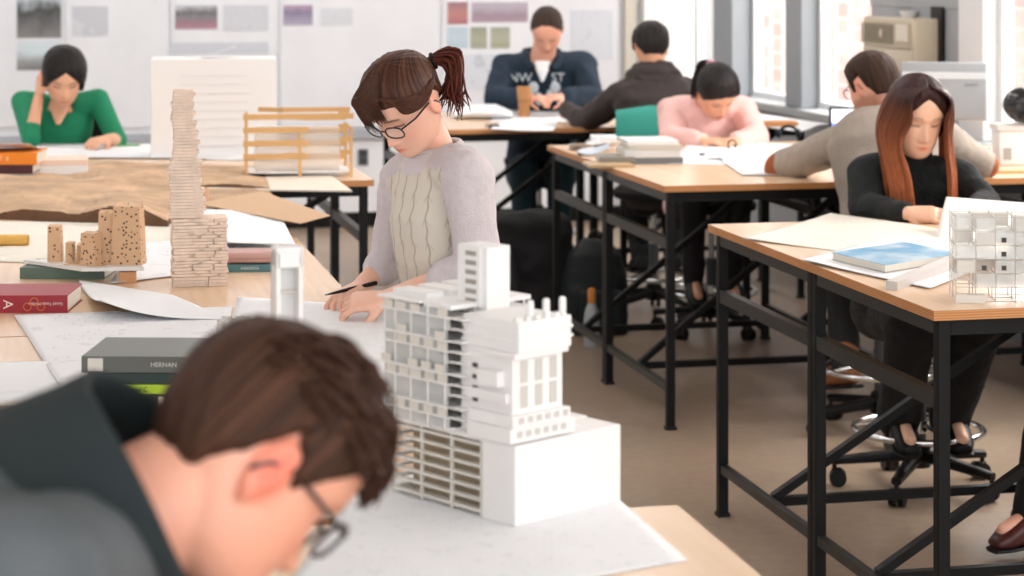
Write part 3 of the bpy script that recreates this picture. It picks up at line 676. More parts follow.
for i in range(10):                           # loose wisps at the nape
    y = random.uniform(-.03, .05); a = Vector((-.085, y, -.035)); paths.append(([MH @ p for p in spline([a, a+Vector((-.015, 0, -.03)), a+Vector((-.03-random.random()*.02, random.uniform(-.01, .01), -.055)), a+Vector((-.05-random.random()*.03, 0, -.055))], 5)], [.003]*8+[.002]*6+[.0012, .0006]))
pt = locks('ponytail', paths, hm_red, P['root'])
mb = MB(); mb.ring((0, 0, 0), .016, .0055, 18, 8, 'x', Matrix.Translation(tw+V(.008, 0, .006)) @ Matrix.Rotation(-.4, 4, 'Y')); mb.build('hair_tie', blackp, pt, smooth=True)
glasses(P, mat('dark_spectacle_frame', '17131a', .3), lens_m, (.0245, .0165), .0019)
WOMAN = P
# ---- man in the foreground, out of focus, leaning in from the left
f_ = V(.57, .26, -.78).normalized(); u_ = V(.62, .36, .69); u_ = (u_-f_*u_.dot(f_)).normalized(); l_ = u_.cross(f_)
P = dict(b=1.02, head=W(272, 473, 1.78)-(f_*-.012+l_*-.078+u_*-.012)*.96, f=f_, u=u_, hs=.96, brow=.5, redear=1.2,
         neck=W(88, 547, 1.80), sl=W(70, 600, 2.0), sr=W(20, 610, 1.62), el=V(-.12, 2.05, .99), wl=V(.12, 1.98, .975), er=V(-.20, 1.36, .985), wr=V(.04, 1.52, .975),
         pel=V(-.72, 1.66, .74), mid=V(-.64, 1.74, 1.10), hl=(V(.9, -.3, 0), V(0, 0, 1), .4), hr=(V(.95, .2, 0), V(0, 0, 1), .5), hx=V(.1, -1, 0))
P['kl'] = V(-.28, 1.88, .62); P['al'] = V(-.33, 1.9, .16); P['kr'] = V(-.28, 1.52, .62); P['ar'] = V(-.36, 1.5, .16); P['tl'] = V(1, .1, -.05); P['tr'] = V(1, -.1, -.05)
person(P, 'man in dark grey collared jacket and glasses leaning over the nearest table, out of focus', skin_mat('skin_ruddy', 'e9ab91'), .004)
jk = NT('dark_grey_fleece', '44494b', .95, bump=.3, bscale=150); n_ = jk.n('ShaderNodeTexNoise', i_Scale=5.0, i_Detail=3.0); jk.l(jk.tc.outputs['Object'], n_.inputs[0])
r_ = jk.n('ShaderNodeMapRange'); r_.inputs[1].default_value = .4; r_.inputs[2].default_value = .62; jk.l(n_.outputs[0], r_.inputs[0]); jk.l(jk.mix(r_.outputs[0], '3a4143', '5b5f62'), jk.p.inputs['Base Color'])
j = top_garment(P, jk.m, 'jacket', off=.035, cuff=.95, collar=0, voxel=.009, disp=.02, ds=.12, soff=.03, t1=.99)
trousers(P, mat('navy_denim', '20242f', .8), blackp)
# stand-up collar, folded open round the neck
mb = MB(); nk = W(82, 524, 1.80); nd = V(.86, -.02, .50).normalized(); s, dv = frame2((P['sr']-P['sl']).normalized(), nd)
secs = []
for t, R in ((-.07, .115), (-.03, .112), (.01, .105), (.05, .100), (.075, .100), (.082, .106), (.078, .112), (.05, .114), (.0, .122), (-.05, .135), (-.08, .14)):
    secs.append([nk+nd*(t+(.012*math.cos(2*a)))+s*math.cos(a)*R+dv*math.sin(a)*R for a in np.linspace(0, 2*PI, 36, endpoint=False)])
vs = [v for q in secs for v in q]; k = len(secs); fs = [(i*36+j_, i*36+(j_+1) % 36, (i+1)*36+(j_+1) % 36, (i+1)*36+j_) for i in range(k-1) for j_ in range(36)]
mb.add(vs, fs); L(P, mb).build('collar', mat('black_green_ribbing', '1f2728', .95, bump=.3, bscale=120), j, smooth=True, ang=False)
MH = P['inv'] @ P['M']
hm0 = hair_mat('dark_brown_short_hair', '21130d', '5a3826', .5)
hair_cap(MH, hm0, P['root'], line_m(.062, .035, -.015, -.06), thick=.013, rough=.002, crown=(-.05, 0, .11))
paths = []
for i in range(200):
    a = random.uniform(-2.6, 2.6); z = random.uniform(.045, .112); F_ = np.interp(z, HZ, HF); B_ = np.interp(z, HZ, HB); W_ = np.interp(z, HZ, HW)
    p = Vector(((F_ if math.cos(a) > 0 else B_)*math.cos(a), W_*math.sin(a), z))*1.04; n = p.normalized(); d = (Vector((.9, 0, -.35))-n*Vector((.9, 0, -.35)).dot(n)).normalized()*(.5 if p.x > .06 else 1)
    paths.append(([MH @ (p+n*.006), MH @ (p+n*.013+d*.010), MH @ (p+n*.015+d*.022), MH @ (p+n*.011+d*.034)], [.004, .005, .004, .001]))
locks('hair_tufts', paths, hm0, P['root'], 6)
glasses(P, mat('blue_grey_frame', '2a3038', .3), lens_m, (.025, .019), .0024)
# ---- woman in green
P = dict(fem=1, b=.92, head=W(64, 76, 9.72), f=V(.22, -.78, -.58), u=V(.16, -.5, .82), hs=1.12,
         neck=W(63, 102, 9.86), sl=W(98, 100, 9.88), sr=W(23, 102, 9.88), el=W(117, 140, 9.80), wl=W(107, 139, 9.58), er=W(31, 138, 9.62), wr=W(39, 95, 9.72),
         pel=W(62, 195, 10.02), mid=W(62, 140, 9.93), hl=(V(-.5, -.8, -.1), V(0, -.3, 1), .7), hr=(V(.1, -.1, 1), V(-.9, -.35, 0), .35), hx=V(-1, 0, 0))
def seat(P, kz=.70, kd=-.42, ad=-.30, az=.28, sp=.11, toe=None, dx=0):
    f = P['tf']; s = V(f.y, -f.x, 0)          # s points to the person's right
    base = P['pel']
    for sd, q in (('l', -1), ('r', 1)):
        P['k'+sd] = V(base.x, base.y, kz)+f*(-kd)+s*(q*sp); P['a'+sd] = V(base.x, base.y, az)+f*(-ad)+s*(q*sp*.8+dx); P['t'+sd] = toe or f+V(0, 0, -.15)
P['tf'] = V(0, -1, 0); seat(P)
person(P, 'woman with black centre-parted hair in a green top, resting her head on one hand', sk3, .0055)
g_m = mat('green_jersey', '12825a', .8, bump=.1)
gt = top_garment(P, g_m, 'green_top', off=.010, cuff=.30, collar=0, disp=.008, ds=.1, voxel=.007, soff=.009, t1=.96)
trousers(P, blackf, blackp)
hb = hair_mat('black_hair', '0d0b0c', '2a2422', .35); MH = P['inv'] @ P['M']
hair_cap(MH, hb, P['root'], lambda a, s: np.interp(a, [0, .25, .6, .9, 1.2, 1.6, PI], [.072, .058, .030, .0, -.05, -.085, -.09]), thick=.016, crown=(.0, 0, .12), rough=.001)
neckskin = MB(); c0 = P['neck']+V(.0, -.085, -.045); neckskin.loft([(P['neck']+V(0, -.072, .01), V(.05, 0, 0), V(0, .01, .0)), (c0+V(0, -.0, -.0), V(.038, 0, 0), V(0, .012, 0)), (c0+V(0, -.02, -.055), V(.010, 0, 0), V(0, .012, 0))], 14)
o = L(P, neckskin).blob('neckline', sk3, gt, .005, 2); vattr(o.data, 'tone', np.ones((len(o.data.vertices), 4)), 'FLOAT_COLOR')
# ---- man in the navy hoodie
P = dict(b=1.12, head=W(547, 30, 12.0), f=V(-.06, -.66, -.75), u=V(-.03, -.74, .66), hs=1.12, brow=.6,
         neck=W(542, 60, 12.14), sl=W(583, 66, 12.18), sr=W(505, 68, 12.18), el=W(592, 97, 11.95), wl=W(562, 97, 11.74), er=W(494, 98, 11.95), wr=W(530, 98, 11.74),
         pel=W(541, 170, 12.42), mid=W(542, 112, 12.34), hl=(V(-.8, -.6, 0), V(0, -.3, 1), .6), hr=(V(.8, -.6, 0), V(0, -.3, 1), .6), hx=V(-1, 0, 0))
P['tf'] = V(0, -1, 0); seat(P, kz=.62, kd=-.46, ad=-.42, az=.12)
person(P, 'balding man in a navy hoodie with a pale printed chest, writing at the back table', sk2, .006)
hd = mat('navy_fleece', '1d2f3f', .92, bump=.1); tg = top_garment(P, hd, 'hoodie', off=.03, collar=0, cuff=.9, disp=.02, ds=.1, voxel=.009, soff=.024)
mb = MB(); nk = P['neck']
mb.tube([nk+V(-.055, -.10, -.05), nk+V(-.10, -.04, .0), nk+V(-.09, .05, .035), nk+V(0, .09, .045), nk+V(.09, .05, .035), nk+V(.10, -.04, .0), nk+V(.055, -.10, -.05)], [.025, .034, .038, .04, .038, .034, .025], 12)
L(P, mb).blob('hood', hd, tg, .008, 4, .01, .06)
mb = MB(); mb.loft([(nk+V(0, -.085, .0), V(.05, 0, 0), V(0, .01, 0)), (nk+V(0, -.125, -.06), V(.034, 0, 0), V(0, .014, 0)), (nk+V(0, -.14, -.12), V(.008, 0, 0), V(0, .014, 0))], 14)
L(P, mb).blob('undershirt', paperW, tg, .006, 2)
# print on the chest: block letters over two figures
pr = mat('faded_print', 'c9d2d8', .8)
def chest(P, pts, r, nm='chest_print'):
    mb = MB()
    for a, b_ in pts: mb.bar(a, b_, r, .004, up=(0, -1, 0))
    L(P, mb).build(nm, pr, tg)
base = P['mid']
cy = (P['neck'].y+P['mid'].y)/2-.182
for tx, xo in (('NW', -.125), ('ST', .09)):
    t = text(tx, .075, tg, (0, 0, 0), (PI/2-.25, 0, 0), pr, .003); t.location = P['inv'] @ (V(nk.x+xo*1.0, cy-.005, nk.z-.10))
mb = MB()
for k in range(2):
    cx = nk.x+(-.05 if k == 0 else .075); cz = nk.z-.20
    mb.ell((cx, cy-.012, cz+.045), (.030, .010, .035), n=12, m=8); mb.ell((cx-.035, cy-.004, cz-.01), (.02, .012, .045), n=12, m=8); mb.ell((cx+.03, cy-.004, cz-.02), (.022, .012, .04), n=12, m=8)
L(P, mb).build('chest_print', pr, tg, smooth=True)
trousers(P, mat('teal_denim', '1c3a42', .85), blackp, off=.02)
MH = P['inv'] @ P['M']
hair_cap(MH, hair_mat('cropped_brown_hair', '2c221e', '54453c', .6), P['root'], lambda a, s: np.interp(a, [0, .35, .7, 1.2, 1.45, 1.75, 2.1, PI], [.090, .090, .078, .04, -.01, .03, -.03, -.055]), thick=.007, rough=.001)
# ---- man in the brown jacket, seen from behind
P = dict(b=1.06, head=W(651, 47, 10.74), f=V(-.1, .93, -.35), u=V(-.03, .35, .93), hs=1.02,
         neck=W(654, 80, 10.74), sl=W(622, 96, 10.72), sr=W(694, 96, 10.74), el=W(585, 122, 10.96), wl=W(567, 110, 11.12), er=W(720, 120, 11.0), wr=W(700, 112, 11.1),
         pel=W(664, 192, 10.64), mid=W(660, 132, 10.62), hl=(V(.3, .9, 0), V(0, 0, 1), .6), hr=(V(-.3, .9, 0), V(0, 0, 1), .6), hx=V(1, 0, 0))
P['tf'] = V(-.1, 1, 0).normalized(); seat(P, ad=-.2)
person(P, 'man with short black hair in a dark brown hooded jacket, seen from behind', sk3, .006)
bj = mat('dark_brown_shell', '352b29', .75, var=.15, vscale=6, bump=.1); tg = top_garment(P, bj, 'jacket', off=.032, collar=0, disp=.022, ds=.09, voxel=.009, soff=.026, cuff=1.02)
mb = MB(); nk = P['neck']
for dz, R, r_ in ((.06, .090, .026), (.025, .115, .034), (-.02, .13, .036)):
    mb.tube([nk+V(math.cos(a)*R, math.sin(a)*R*.8-.01, dz-.02*math.sin(a)) for a in np.linspace(0, 2*PI, 22, endpoint=False)], r_, 10, closed=True, up=UP)
L(P, mb).blob('hood', bj, tg, .008, 3, .02, .05)
trousers(P, blackf, blackp)
MH = P['inv'] @ P['M']
hair_cap(MH, hb, P['root'], line_m(.055, .035, -.02, -.060), thick=.018, rough=.003)
# ---- girl in the pink sweater
P = dict(fem=1, b=.95, head=W(717, 92, 9.93), f=V(.25, -.60, -.76), u=V(.12, -.74, .64), hs=1.10,
         neck=W(706, 104, 10.10), sl=W(742, 112, 10.10), sr=W(672, 112, 10.16), el=W(757, 137, 9.93), wl=W(736, 141, 9.72), er=W(672, 138, 9.93), wr=W(703, 141, 9.72),
         pel=W(700, 205, 10.20), mid=W(704, 150, 10.20), hl=(V(-.6, -.75, 0), V(0, -.2, 1), .7), hr=(V(.8, -.5, 0), V(0, -.2, 1), .7), hx=V(-1, 0, 0))
P['tf'] = V(.1, -1, 0).normalized(); seat(P)
person(P, 'person with black tied-back hair in a pale pink sweater, bent over the middle table', sk3, .0055)
pk = mat('pale_pink_knit', 'eec0ba', .9, bump=.15); tg = top_garment(P, pk, 'sweater', off=.028, collar=.018, disp=.022, ds=.09, voxel=.008, soff=.024, cuff=.9, ch=.01)
trousers(P, mat('black_denim', '15161b', .85), blackp)
MH = P['inv'] @ P['M']
hair_cap(MH, hb, P['root'], lambda a, s: np.interp(a, [0, .4, .9, 1.2, 1.5, 1.9, PI], [.062, .055, .03, .0, .005, -.02, -.05]), thick=.014, crown=(-.1, 0, .06), rough=.001)
paths = []
tw = MH @ Vector((-.112, .0, .045))
for i in range(34):
    q = tw+V(random.uniform(-.012, .012), random.uniform(-.012, .012), random.uniform(-.012, .012))
    paths.append((spline([q, q+V(-.035, .02, .012), q+V(-.06, .03, -.03), q+V(-.075+random.uniform(-.015, .015), .0, -.10), q+V(-.085, -.03, -.15)], 4), [.007]*12+[.006, .005, .004, .002, .001]))
pt = locks('ponytail', paths, hb, P['root']); MB().ring((-.118, 0, .047), .018, .006, 16, 8, 'x', MH).build('hair_tie', mat('pink_tie', 'c9889a', .6), pt, smooth=True)
# ---- man in the grey sweater with elbow patches, from behind
P = dict(b=1.12, head=W(872, 86, 8.02), f=V(-.52, .78, -.34), u=V(-.15, .35, .93), hs=1.08, beard=.8,
         neck=W(884, 116, 8.02), sl=W(840, 146, 8.02), sr=W(945, 142, 8.04), el=W(781, 167, 8.42), wl=W(822, 146, 8.62), er=W(982, 165, 8.30), wr=W(935, 160, 8.6),
         pel=W(893, 262, 7.92), mid=W(890, 190, 7.83), hl=(V(.5, .9, 0), V(0, 0, 1), .5), hr=(V(-.5, .8, 0), V(0, 0, 1), .5), hx=V(1, .1, 0))
P['tf'] = V(-.25, .95, 0).normalized(); seat(P, kz=.72, kd=-.38, ad=-.10, az=.34, sp=.20, toe=V(-.3, .9, -.2))
for sd, px, dd in (('l', 846, 8.02), ('r', 966, 8.02)): P['a'+sd] = W(px, 362, dd); P['k'+sd] = V(P['a'+sd].x, 8.28, .72)
person(P, 'man with cropped brown hair in a taupe sweater with brown elbow patches, back turned', sk2, .005)
gs = mat('taupe_knit', 'a0958a', .92, bump=.3, bscale=110, var=.06, vscale=20); tg = top_garment(P, gs, 'sweater', off=.022, collar=.014, disp=.016, ds=.1, voxel=.007, soff=.020, cuff=.9, hem=-.1)
mb = MB(); E = P['el']; mb.ell(E+V(-.016, -.030, -.002), (.056, .05, .060), n=20); L(P, mb).build('elbow_patch', mat('brown_suede', '9a5530', .85, bump=.2), tg, smooth=True)
mb = MB(); E = P['er']; mb.ell(E+V(.018, -.016, .0), (.046, .05, .05), n=20); L(P, mb).build('elbow_patch', mat('brown_suede', '9a5530', .85), tg, smooth=True)
trousers(P, mat('dark_olive_cloth', '1e1f1e', .9), mat('tan_boot_leather', '9a6238', .6, var=.15))
MH = P['inv'] @ P['M']
hair_cap(MH, hair_mat('short_brown_hair', '20150f', '4d3626', .5), P['root'], line_m(.06, .04, -.03, -.055), thick=.011, rough=.0015)
glasses(P, mat('black_frame', '121214', .3), lens_m, (.024, .016), .002)
# ---- woman with long auburn hair and the black turtleneck
P = dict(fem=1, b=.93, head=W(917, 116, 7.03), f=V(.16, -.93, -.30), u=V(.10, -.32, .95), hs=1.12,
         neck=W(910, 160, 7.12), sl=W(958, 176, 7.14), sr=W(866, 172, 7.14), el=W(985, 203, 7.00), wl=W(975, 212, 6.80), er=W(864, 208, 7.02), wr=W(908, 213, 6.80),
         pel=W(906, 300, 7.22), mid=W(908, 235, 7.20), hr=(V(.93, -.3, -.05), V(-.1, -.55, .85), .35), hl=(V(-.8, -.4, .0), V(0, -.3, 1), .4), hx=V(-1, 0, 0), brow=.5)
P['tf'] = V(.1, -1, 0).normalized(); seat(P, kz=.62, kd=-.45, ad=-.22, az=.26)
person(P, 'woman with long auburn hair in a black turtleneck, reading a large sheet', skin_mat('skin_peach', 'efc3a6'), .0042)
bt = mat('black_green_knit', '141a1b', .92, bump=.4, bscale=120); tg = top_garment(P, bt, 'turtleneck', off=.016, collar=0, disp=.014, ds=.07, voxel=.006, soff=.016, cuff=.9)
mb = MB(); c = P['neck']; nd = ((P['M'] @ Vector((-.022, 0, -.06)))-c).normalized(); s, dv = frame2((P['sr']-P['sl']).normalized(), nd)
for k in range(5): mb.tube([c+nd*(-.01+.017*k)+s*math.cos(a)*(.070-.003*k)+dv*math.sin(a)*(.068-.003*k) for a in np.linspace(0, 2*PI, 24, endpoint=False)], .012, 8, closed=True, up=nd)
L(P, mb).blob('roll_neck', bt, tg, .005, 2)
trousers(P, blackf, blackp, off=.035)
hl = hair_mat('auburn_dyed_hair', '1c100e', '4a2620', .3, tip=('8f4a2c', 'cc7a4c'))
MHw = P['M']; MH = P['inv'] @ MHw
hair_cap(MH, hair_mat('dark_root_hair', '170e0d', '45211d', .28), P['root'], lambda a, s: np.interp(a, [0, .25, .55, .9, 1.2, 1.5, 2.2, PI], [.078, .066, .042, .02, -.03, -.07, -.09, -.09]), thick=.014, crown=(.03, 0, .125), rough=.001)
paths = []
for s in (1, -1):
    for i in range(64):
        t = i/63; ph = .28+t*1.75                 # from beside the face round to the back
        x0 = .052-.12*t; top = Vector((x0, s*.006, .120-.25*(x0-.01)**2*12))
        q1 = Vector((.075*math.cos(ph)+.012, s*(.055+.02*math.sin(ph)), .085)); rr = 1.0+.10*random.random()
        q2 = Vector((.094*math.cos(ph)*rr, s*.087*max(.62, math.sin(ph)+.1)*rr, .02)); q3 = Vector((.088*math.cos(ph)*rr, s*(.094)*max(.74, math.sin(ph)+.1)*rr, -.06))
        pw = [MHw @ p for p in (top, q1, q2, q3)]
        # then it hangs down, over the front of the shoulders or down the back
        front = math.cos(ph) > .0
        dn = random.uniform(.24, .33); spread = s*(.030+.022*random.random()); fw = -.085 if front else .05
        # hair on her right (image left) fans a little more to the middle
        p5 = pw[3]+V(spread*-.2+.014, fw*.45*random.uniform(.8, 1.1), -dn*.42); p6 = pw[3]+V(-spread*.5+.02, fw*random.uniform(.75, 1.1), -dn)
        pts = spline(pw+[p5, p6], 5)
        n_ = len(pts); rad = [.0035]*3+[.0075]*(n_-8)+[.0065, .0055, .004, .0025, .001]
        paths.append(([P['inv'] @ p for p in pts], rad))
locks('long_hair', paths, hl, P['root'], 7, .6)
LONG = P
# ---- seated person at the right edge of whom only a leg and shoe show
P = dict(b=1.0, head=V(2.09, 6.35, 1.50), f=V(-.9, -.1, -.4), u=V(-.4, 0, .9), neck=V(2.17, 6.35, 1.36), sl=V(2.17, 6.16, 1.32), sr=V(2.17, 6.54, 1.32), el=V(2.10, 6.10, 1.05), wl=V(1.92, 6.15, .975), er=V(2.10, 6.55, 1.05), wr=V(1.92, 6.5, .975),
         pel=V(2.20, 6.35, .72), mid=V(2.25, 6.35, 1.05), hl=(V(-1, 0, 0), V(0, 0, 1), .3), hr=(V(-1, 0, 0), V(0, 0, 1), .3), hx=V(0, 1, 0))
P['kl'] = V(1.66, 6.30, .66); P['al'] = V(1.575, 6.28, .125); P['kr'] = V(1.74, 6.50, .60); P['ar'] = V(1.72, 6.52, .12); P['tl'] = V(-.9, -.42, -.06); P['tr'] = V(-1, .1, -.05)
person(P, 'person in black trousers and maroon shoes, cut off by the right edge', sk2, .007)
top_garment(P, blackf, 'sweater', off=.02, disp=.01, voxel=.01); trousers(P, blackf, mat('maroon_leather', '4a1f1c', .4), off=.035)
hair_cap(P['inv'] @ P['M'], hb, P['root'], line_m())
# ================= things on and around the tables
def book(label, loc, w_, l_, h, rz, cov, group=None, spine_text=None, tcol='e8e4dc', pages=None, cat='book', ts=None, band=None, name='book'):
    """w_ along local x (spine side faces -y), l_ deep"""
    r = empty(name, loc, rz, label, cat, group); m = mat('cover_'+cov, cov, .45); t = .0025
    mb = MB(); mb.box(-w_/2, 0, 0, w_/2, l_, t, bev=.0008); mb.box(-w_/2, 0, h-t, w_/2, l_, h, bev=.0008); mb.box(-w_/2, -.001, 0, w_/2, t, h, bev=.001); mb.build('cover', m, r)
    MB().box(-w_/2+.003, t, t, w_/2-.003, l_-.004, h-t).build('page_block', pages or page, r)
    if band: MB().box(-w_/2+band[0], -.0022, h*.12, -w_/2+band[1], -.0008, h*.88).build('spine_label', mat('label_'+band[2], band[2], .6), r)
    if spine_text:
        text(spine_text, ts or h*.6, r, (band[3] if band and len(band) > 3 else 0, -.0026, h/2), (PI/2, 0, 0), mat('ink_'+tcol, tcol, .6))
    return r
def sheet(label, P4, m=None, n=26, wav=.004, curl=0, lift=.001, name='paper_sheet', cat='paper', group=None, seed=0, curledge='u', pw=3):
    """P4: corners in order; bilinear sheet with gentle waves"""
    P4 = [Vector(p) for p in P4]; c = sum(P4, Vector())/4; c.z = P4[0].z; vs = []; rs = random.Random(seed); a, b, e = (rs.uniform(0, 6) for _ in range(3))
    for i in range(n+1):
        for j in range(n+1):
            u, v = i/n, j/n; p = (P4[0]*(1-u)+P4[1]*u)*(1-v)+(P4[3]*(1-u)+P4[2]*u)*v-c
            q = {'u': u, 'v': v, '-u': 1-u, '-v': 1-v, 'uv': u*v, 'c': (1-u)*v}[curledge]
            z = lift+wav*(.5+.5*math.sin(3.1*u+2.2*v*v*2+a))*(.5+.5*math.sin(4.1*v+b+2*u))+curl*q**pw
            vs.append((p.x, p.y, p.z+z))
    fs = [(i*(n+1)+j, i*(n+1)+j+1, (i+1)*(n+1)+j+1, (i+1)*(n+1)+j) for i in range(n) for j in range(n)]
    f0 = (Vector(vs[1])-Vector(vs[0])).cross(Vector(vs[n+1])-Vector(vs[0]))
    if f0.z < 0: fs = [f[::-1] for f in fs]
    o = MB().add(vs, fs).build(name, m or paperA, smooth=True, ang=False); o.location = c
    s = o.modifiers.new('t', 'SOLIDIFY'); s.thickness = .0006; s.offset = 1
    return tag(o, label, cat, group)
def q4(pts, h=.93): return [T(x, y, h) for x, y in pts]
acryl = mat('clear_acrylic', 'e9ebe9', .15, alpha=.38)
wmod = mat('model_white', 'eeecea', .5); wmod2 = mat('model_offwhite', 'dcd7ce', .5)
# ---------- the large white building model
def big_model():
    r = empty('building_model', (.0044, 3.075, .93+.0022), math.radians(43), 'large white architectural model of a stepped tower on the nearest table', 'architectural model')
    # local x runs to the right along the solid face, local y to the left along the slatted face
    MB().box(0, 0, 0, .222, .072, .117, bev=.001).build('solid_block', wmod, r)
    mb = MB(); mb.box(.02, .075, 0, .222, .285, .004); mb.box(.0, .073, .113, .222, .290, .119)
    mb.build('podium_floor', wmod, r)
    sl = MB()
    for k in range(7):
        z = .006+k*.0165; sl.box(.0, .073, z, .008, .286, z+.0042); sl.box(.008, .275, z, .20, .286, z+.0042)
    for y in (.285, .215, .145, .078): sl.box(.001, y-.004, 0, .006, y, .115)
    for x in (.05, .12, .19): sl.box(x, .280, 0, x+.004, .285, .115)
    sl.build('slats', wmod2, r); MB().box(.03, .085, .004, .20, .265, .112).build('inner_core', mat('model_tan_card', 'a8977f', .7), r)  # darker tan card core fills the podium behind the slats
    rs = random.Random(4); n = 11; z0 = .121; dz = .0167
    fl = MB(); co = MB(); gl = MB(); pan = MB()
    for k in range(n):
        z = z0+k*dz; j = rs.uniform(-.006, .006); y1 = .292+.008*math.sin(k*1.3); x0 = -.012+.006*math.sin(k*2.1+1)
        fl.box(x0, .135+j, z, .165, y1, z+.0026); fl.box(x0+.004, .105, z, .10, .14, z+.0026)
        for q in range(5):
            a = .135+(y1-.135)*q/5; 
            if rs.random() < .62: MB().box(x0+.001, a+.004, z+.0026, x0+.0022, a+.026, z+dz*.86).build('wall_panel', wmod2, r)
        for q in range(4):
            a = .01+.14*q/4
            if rs.random() < .5: MB().box(a, y1-.0022, z+.003, a+.028, y1-.001, z+dz*.86).build('wall_panel', wmod2, r)
    for y in (.145, .185, .225, .262, .288):
        for x in (-.008, .05, .10, .155): co.box(x-.0016, y-.0016, .119, x+.0016, y+.0016, z0+n*dz)
    gl.box(-.009, .14, .121, -.0082, .285, z0+n*dz-.004); gl.box(-.009, .2845, .121, .155, .2853, z0+n*dz-.004)
    fl.build('floor_plate', wmod, r); co.build('column', wmod, r); gl.build('glazing', acryl, r)
    MB().box(.045, .165, .121, .125, .255, z0+n*dz-.01).build('inner_core', mat('model_card_beige', 'c9bda9', .7), r)
    # roof of the open half, sawtooth
    rf = MB(); rf.box(-.014, .20, z0+n*dz, .16, .30, z0+n*dz+.004); rf.box(-.006, .135, z0+n*dz-.004, .16, .20, z0+n*dz+.003)
    for i in range(3): rf.box(.01+.05*i, .21, z0+n*dz+.004, .045+.05*i, .29, z0+n*dz+.012)
    rf.build('roof', wmod, r)
    # solid stepped half
    s = MB(); s.box(.006, .012, .119, .108, .125, .262); s.box(-.006, .004, .119, .128, .10, .142, bev=.001); s.box(-.004, .0, .142, .114, .10, .160, bev=.001)
    s.box(.004, -.004, .252, .112, .118, .298, bev=.001); s.box(.0, .02, .176, .02, .11, .190); s.box(-.008, .03, .200, .012, .075, .222); s.box(-.002, -.002, .244, .108, .06, .252)
    for z in (.266, .280): s.box(.002, -.006, z, .114, .118, z+.004)
    s.build('stepped_block', wmod, r)
    wd = MB()
    for i in range(3):
        for z in (.168, .205): wd.box(.022+.030*i, .0105, z, .036+.030*i, .0125, z+.032)
    for z in (.125, .146): 
        for i in range(6): wd.box(.008+.018*i, -.0012 if z > .14 else .0028, z+.002, .018+.018*i, .0002 if z > .14 else .0042, z+.011)
    wd.build('window_recess', mat('model_recess', 'c9c5bf', .7), r)
    hl = MB()
    for k in range(6): hl.box(.004, .088, .135+.017*k, .0062, .098, .141+.017*k)
    hl.build('window_opening', mat('model_dark_opening', '4a4642', .8), r)
    t = MB(); t.box(.052, .118, .26, .100, .186, .392, bev=.001); t.box(.048, .130, .30, .053, .180, .39); t.build('core_tower', wmod, r)
    w2 = MB()
    for k in range(6): w2.box(.0470, .138, .305+.0145*k, .0482, .162, .312+.0145*k)
    w2.build('tower_window', mat('model_grey_opening', 'a29c93', .8), r)
    for x, y in ((.045, .015), (.075, .012), (.105, .008)):
        c = MB().lathe([(.0055, 0), (.0055, .022), (.0045, .026), (.002, .027)], (x, y, .298), 14).build('chimney', wmod, r, smooth=True)
    pp = MB()
    for i in range(5): pp.box(.004+.02*i, .0, .298, .012+.02*i, .006, .304)
    pp.build('parapet', wmod, r)
    MB().box(.07, .24, .165, .085, .25, .185).build('orange_figure', mat('model_orange', 'd98a52', .6), r)['label'] = 'small orange accent behind the glazing'
big_model()
# second slim model behind the foreground head
r = empty('tower_model', W(287, 500, 3.22).xy.to_3d()+V(0, 0, .932), .35, 'slim white tower model standing alone behind the man in glasses', 'architectural model')
r.location.z = .932
mb = MB(); mb.box(-.021, -.018, 0, -.014, .018, .385, bev=.001); mb.box(.014, -.018, 0, .021, .018, .385, bev=.001); mb.box(-.021, -.018, .36, .021, .018, .392, bev=.002); mb.box(-.021, .012, 0, .021, .018, .38); mb.build('shell', wmod, r)
mb = MB(); 
for k in range(4): mb.box(-.014, -.006, .08+.08*k, .014, .012, .083+.08*k)
mb.build('floor_plate', wmod2, r)
r = empty('textured_model', T(250, 345), .1, 'low rough grey-white relief model behind the man in glasses', 'architectural model')
mb = MB(); rs = random.Random(3)
for i in range(14):
    for j in range(6): mb.box(-.07+.01*i, -.03+.01*j, 0, -.0605+.01*i, -.0205+.01*j, .055+.02*rs.random())
mb.build('relief', mat('rough_white', 'cfc8c4', .9, var=.2, vscale=90), r)
r.location = T(250, 352)
# papers on the nearest table and the one behind it
sheet('big white drawing sheet under the large building model', [T(688, 561, .93), T(618, 500, .93), T(370, 470, .93)+V(0, 0, 0), T(250, 640, .93)], paperB, wav=.001, lift=.0008, seed=2)
sheet('large drawing sheet under the woman\'s hands', q4([(392, 400), (385, 306), (238, 298), (215, 385)]), paperB, wav=.003, seed=4)
sheet('wide white sheet spread from the red book to the grey books', q4([(14, 316), (232, 308), (225, 372), (66, 398)]), paperA, wav=.004, seed=5, lift=.002)
sheet('curled white sheet rising beside the red book', q4([(78, 282), (172, 298), (230, 322), (100, 322)]), paperW, wav=.002, curl=.045, curledge='c', seed=6, lift=.006)
sheet('white sheet at the left edge beneath the grey books', q4([(-30, 366), (60, 362), (66, 404), (-20, 408)]), paperW, wav=.006, seed=8, lift=.002)
sheet('white sheet at the left edge near the man\'s shoulder', q4([(2, 421), (120, 423), (110, 470), (-30, 480)]), paperA, wav=.002, seed=9)
r = empty('paper_roll', T(24, 406), .1, 'flattened off-white roll of paper at the left edge of the table', 'paper'); MB().tube([(-.09, 0, .016), (-.03, 0, .016), (.06, 0, .015)], [.016, .0155, .015], 16, flat=.9).build('rolled_sheet', paperW, r, smooth=True); MB().ring((.061, 0, .015), .012, .002, 18, 6, 'x').build('roll_edge', paperC, r)
o = MB().box(-.02, -.03, 0, .0, .03, .012, bev=.003).build('phone', blackp); o.location = T(-2, 418); tag(o, 'black object cut off by the left edge of the picture', 'phone')
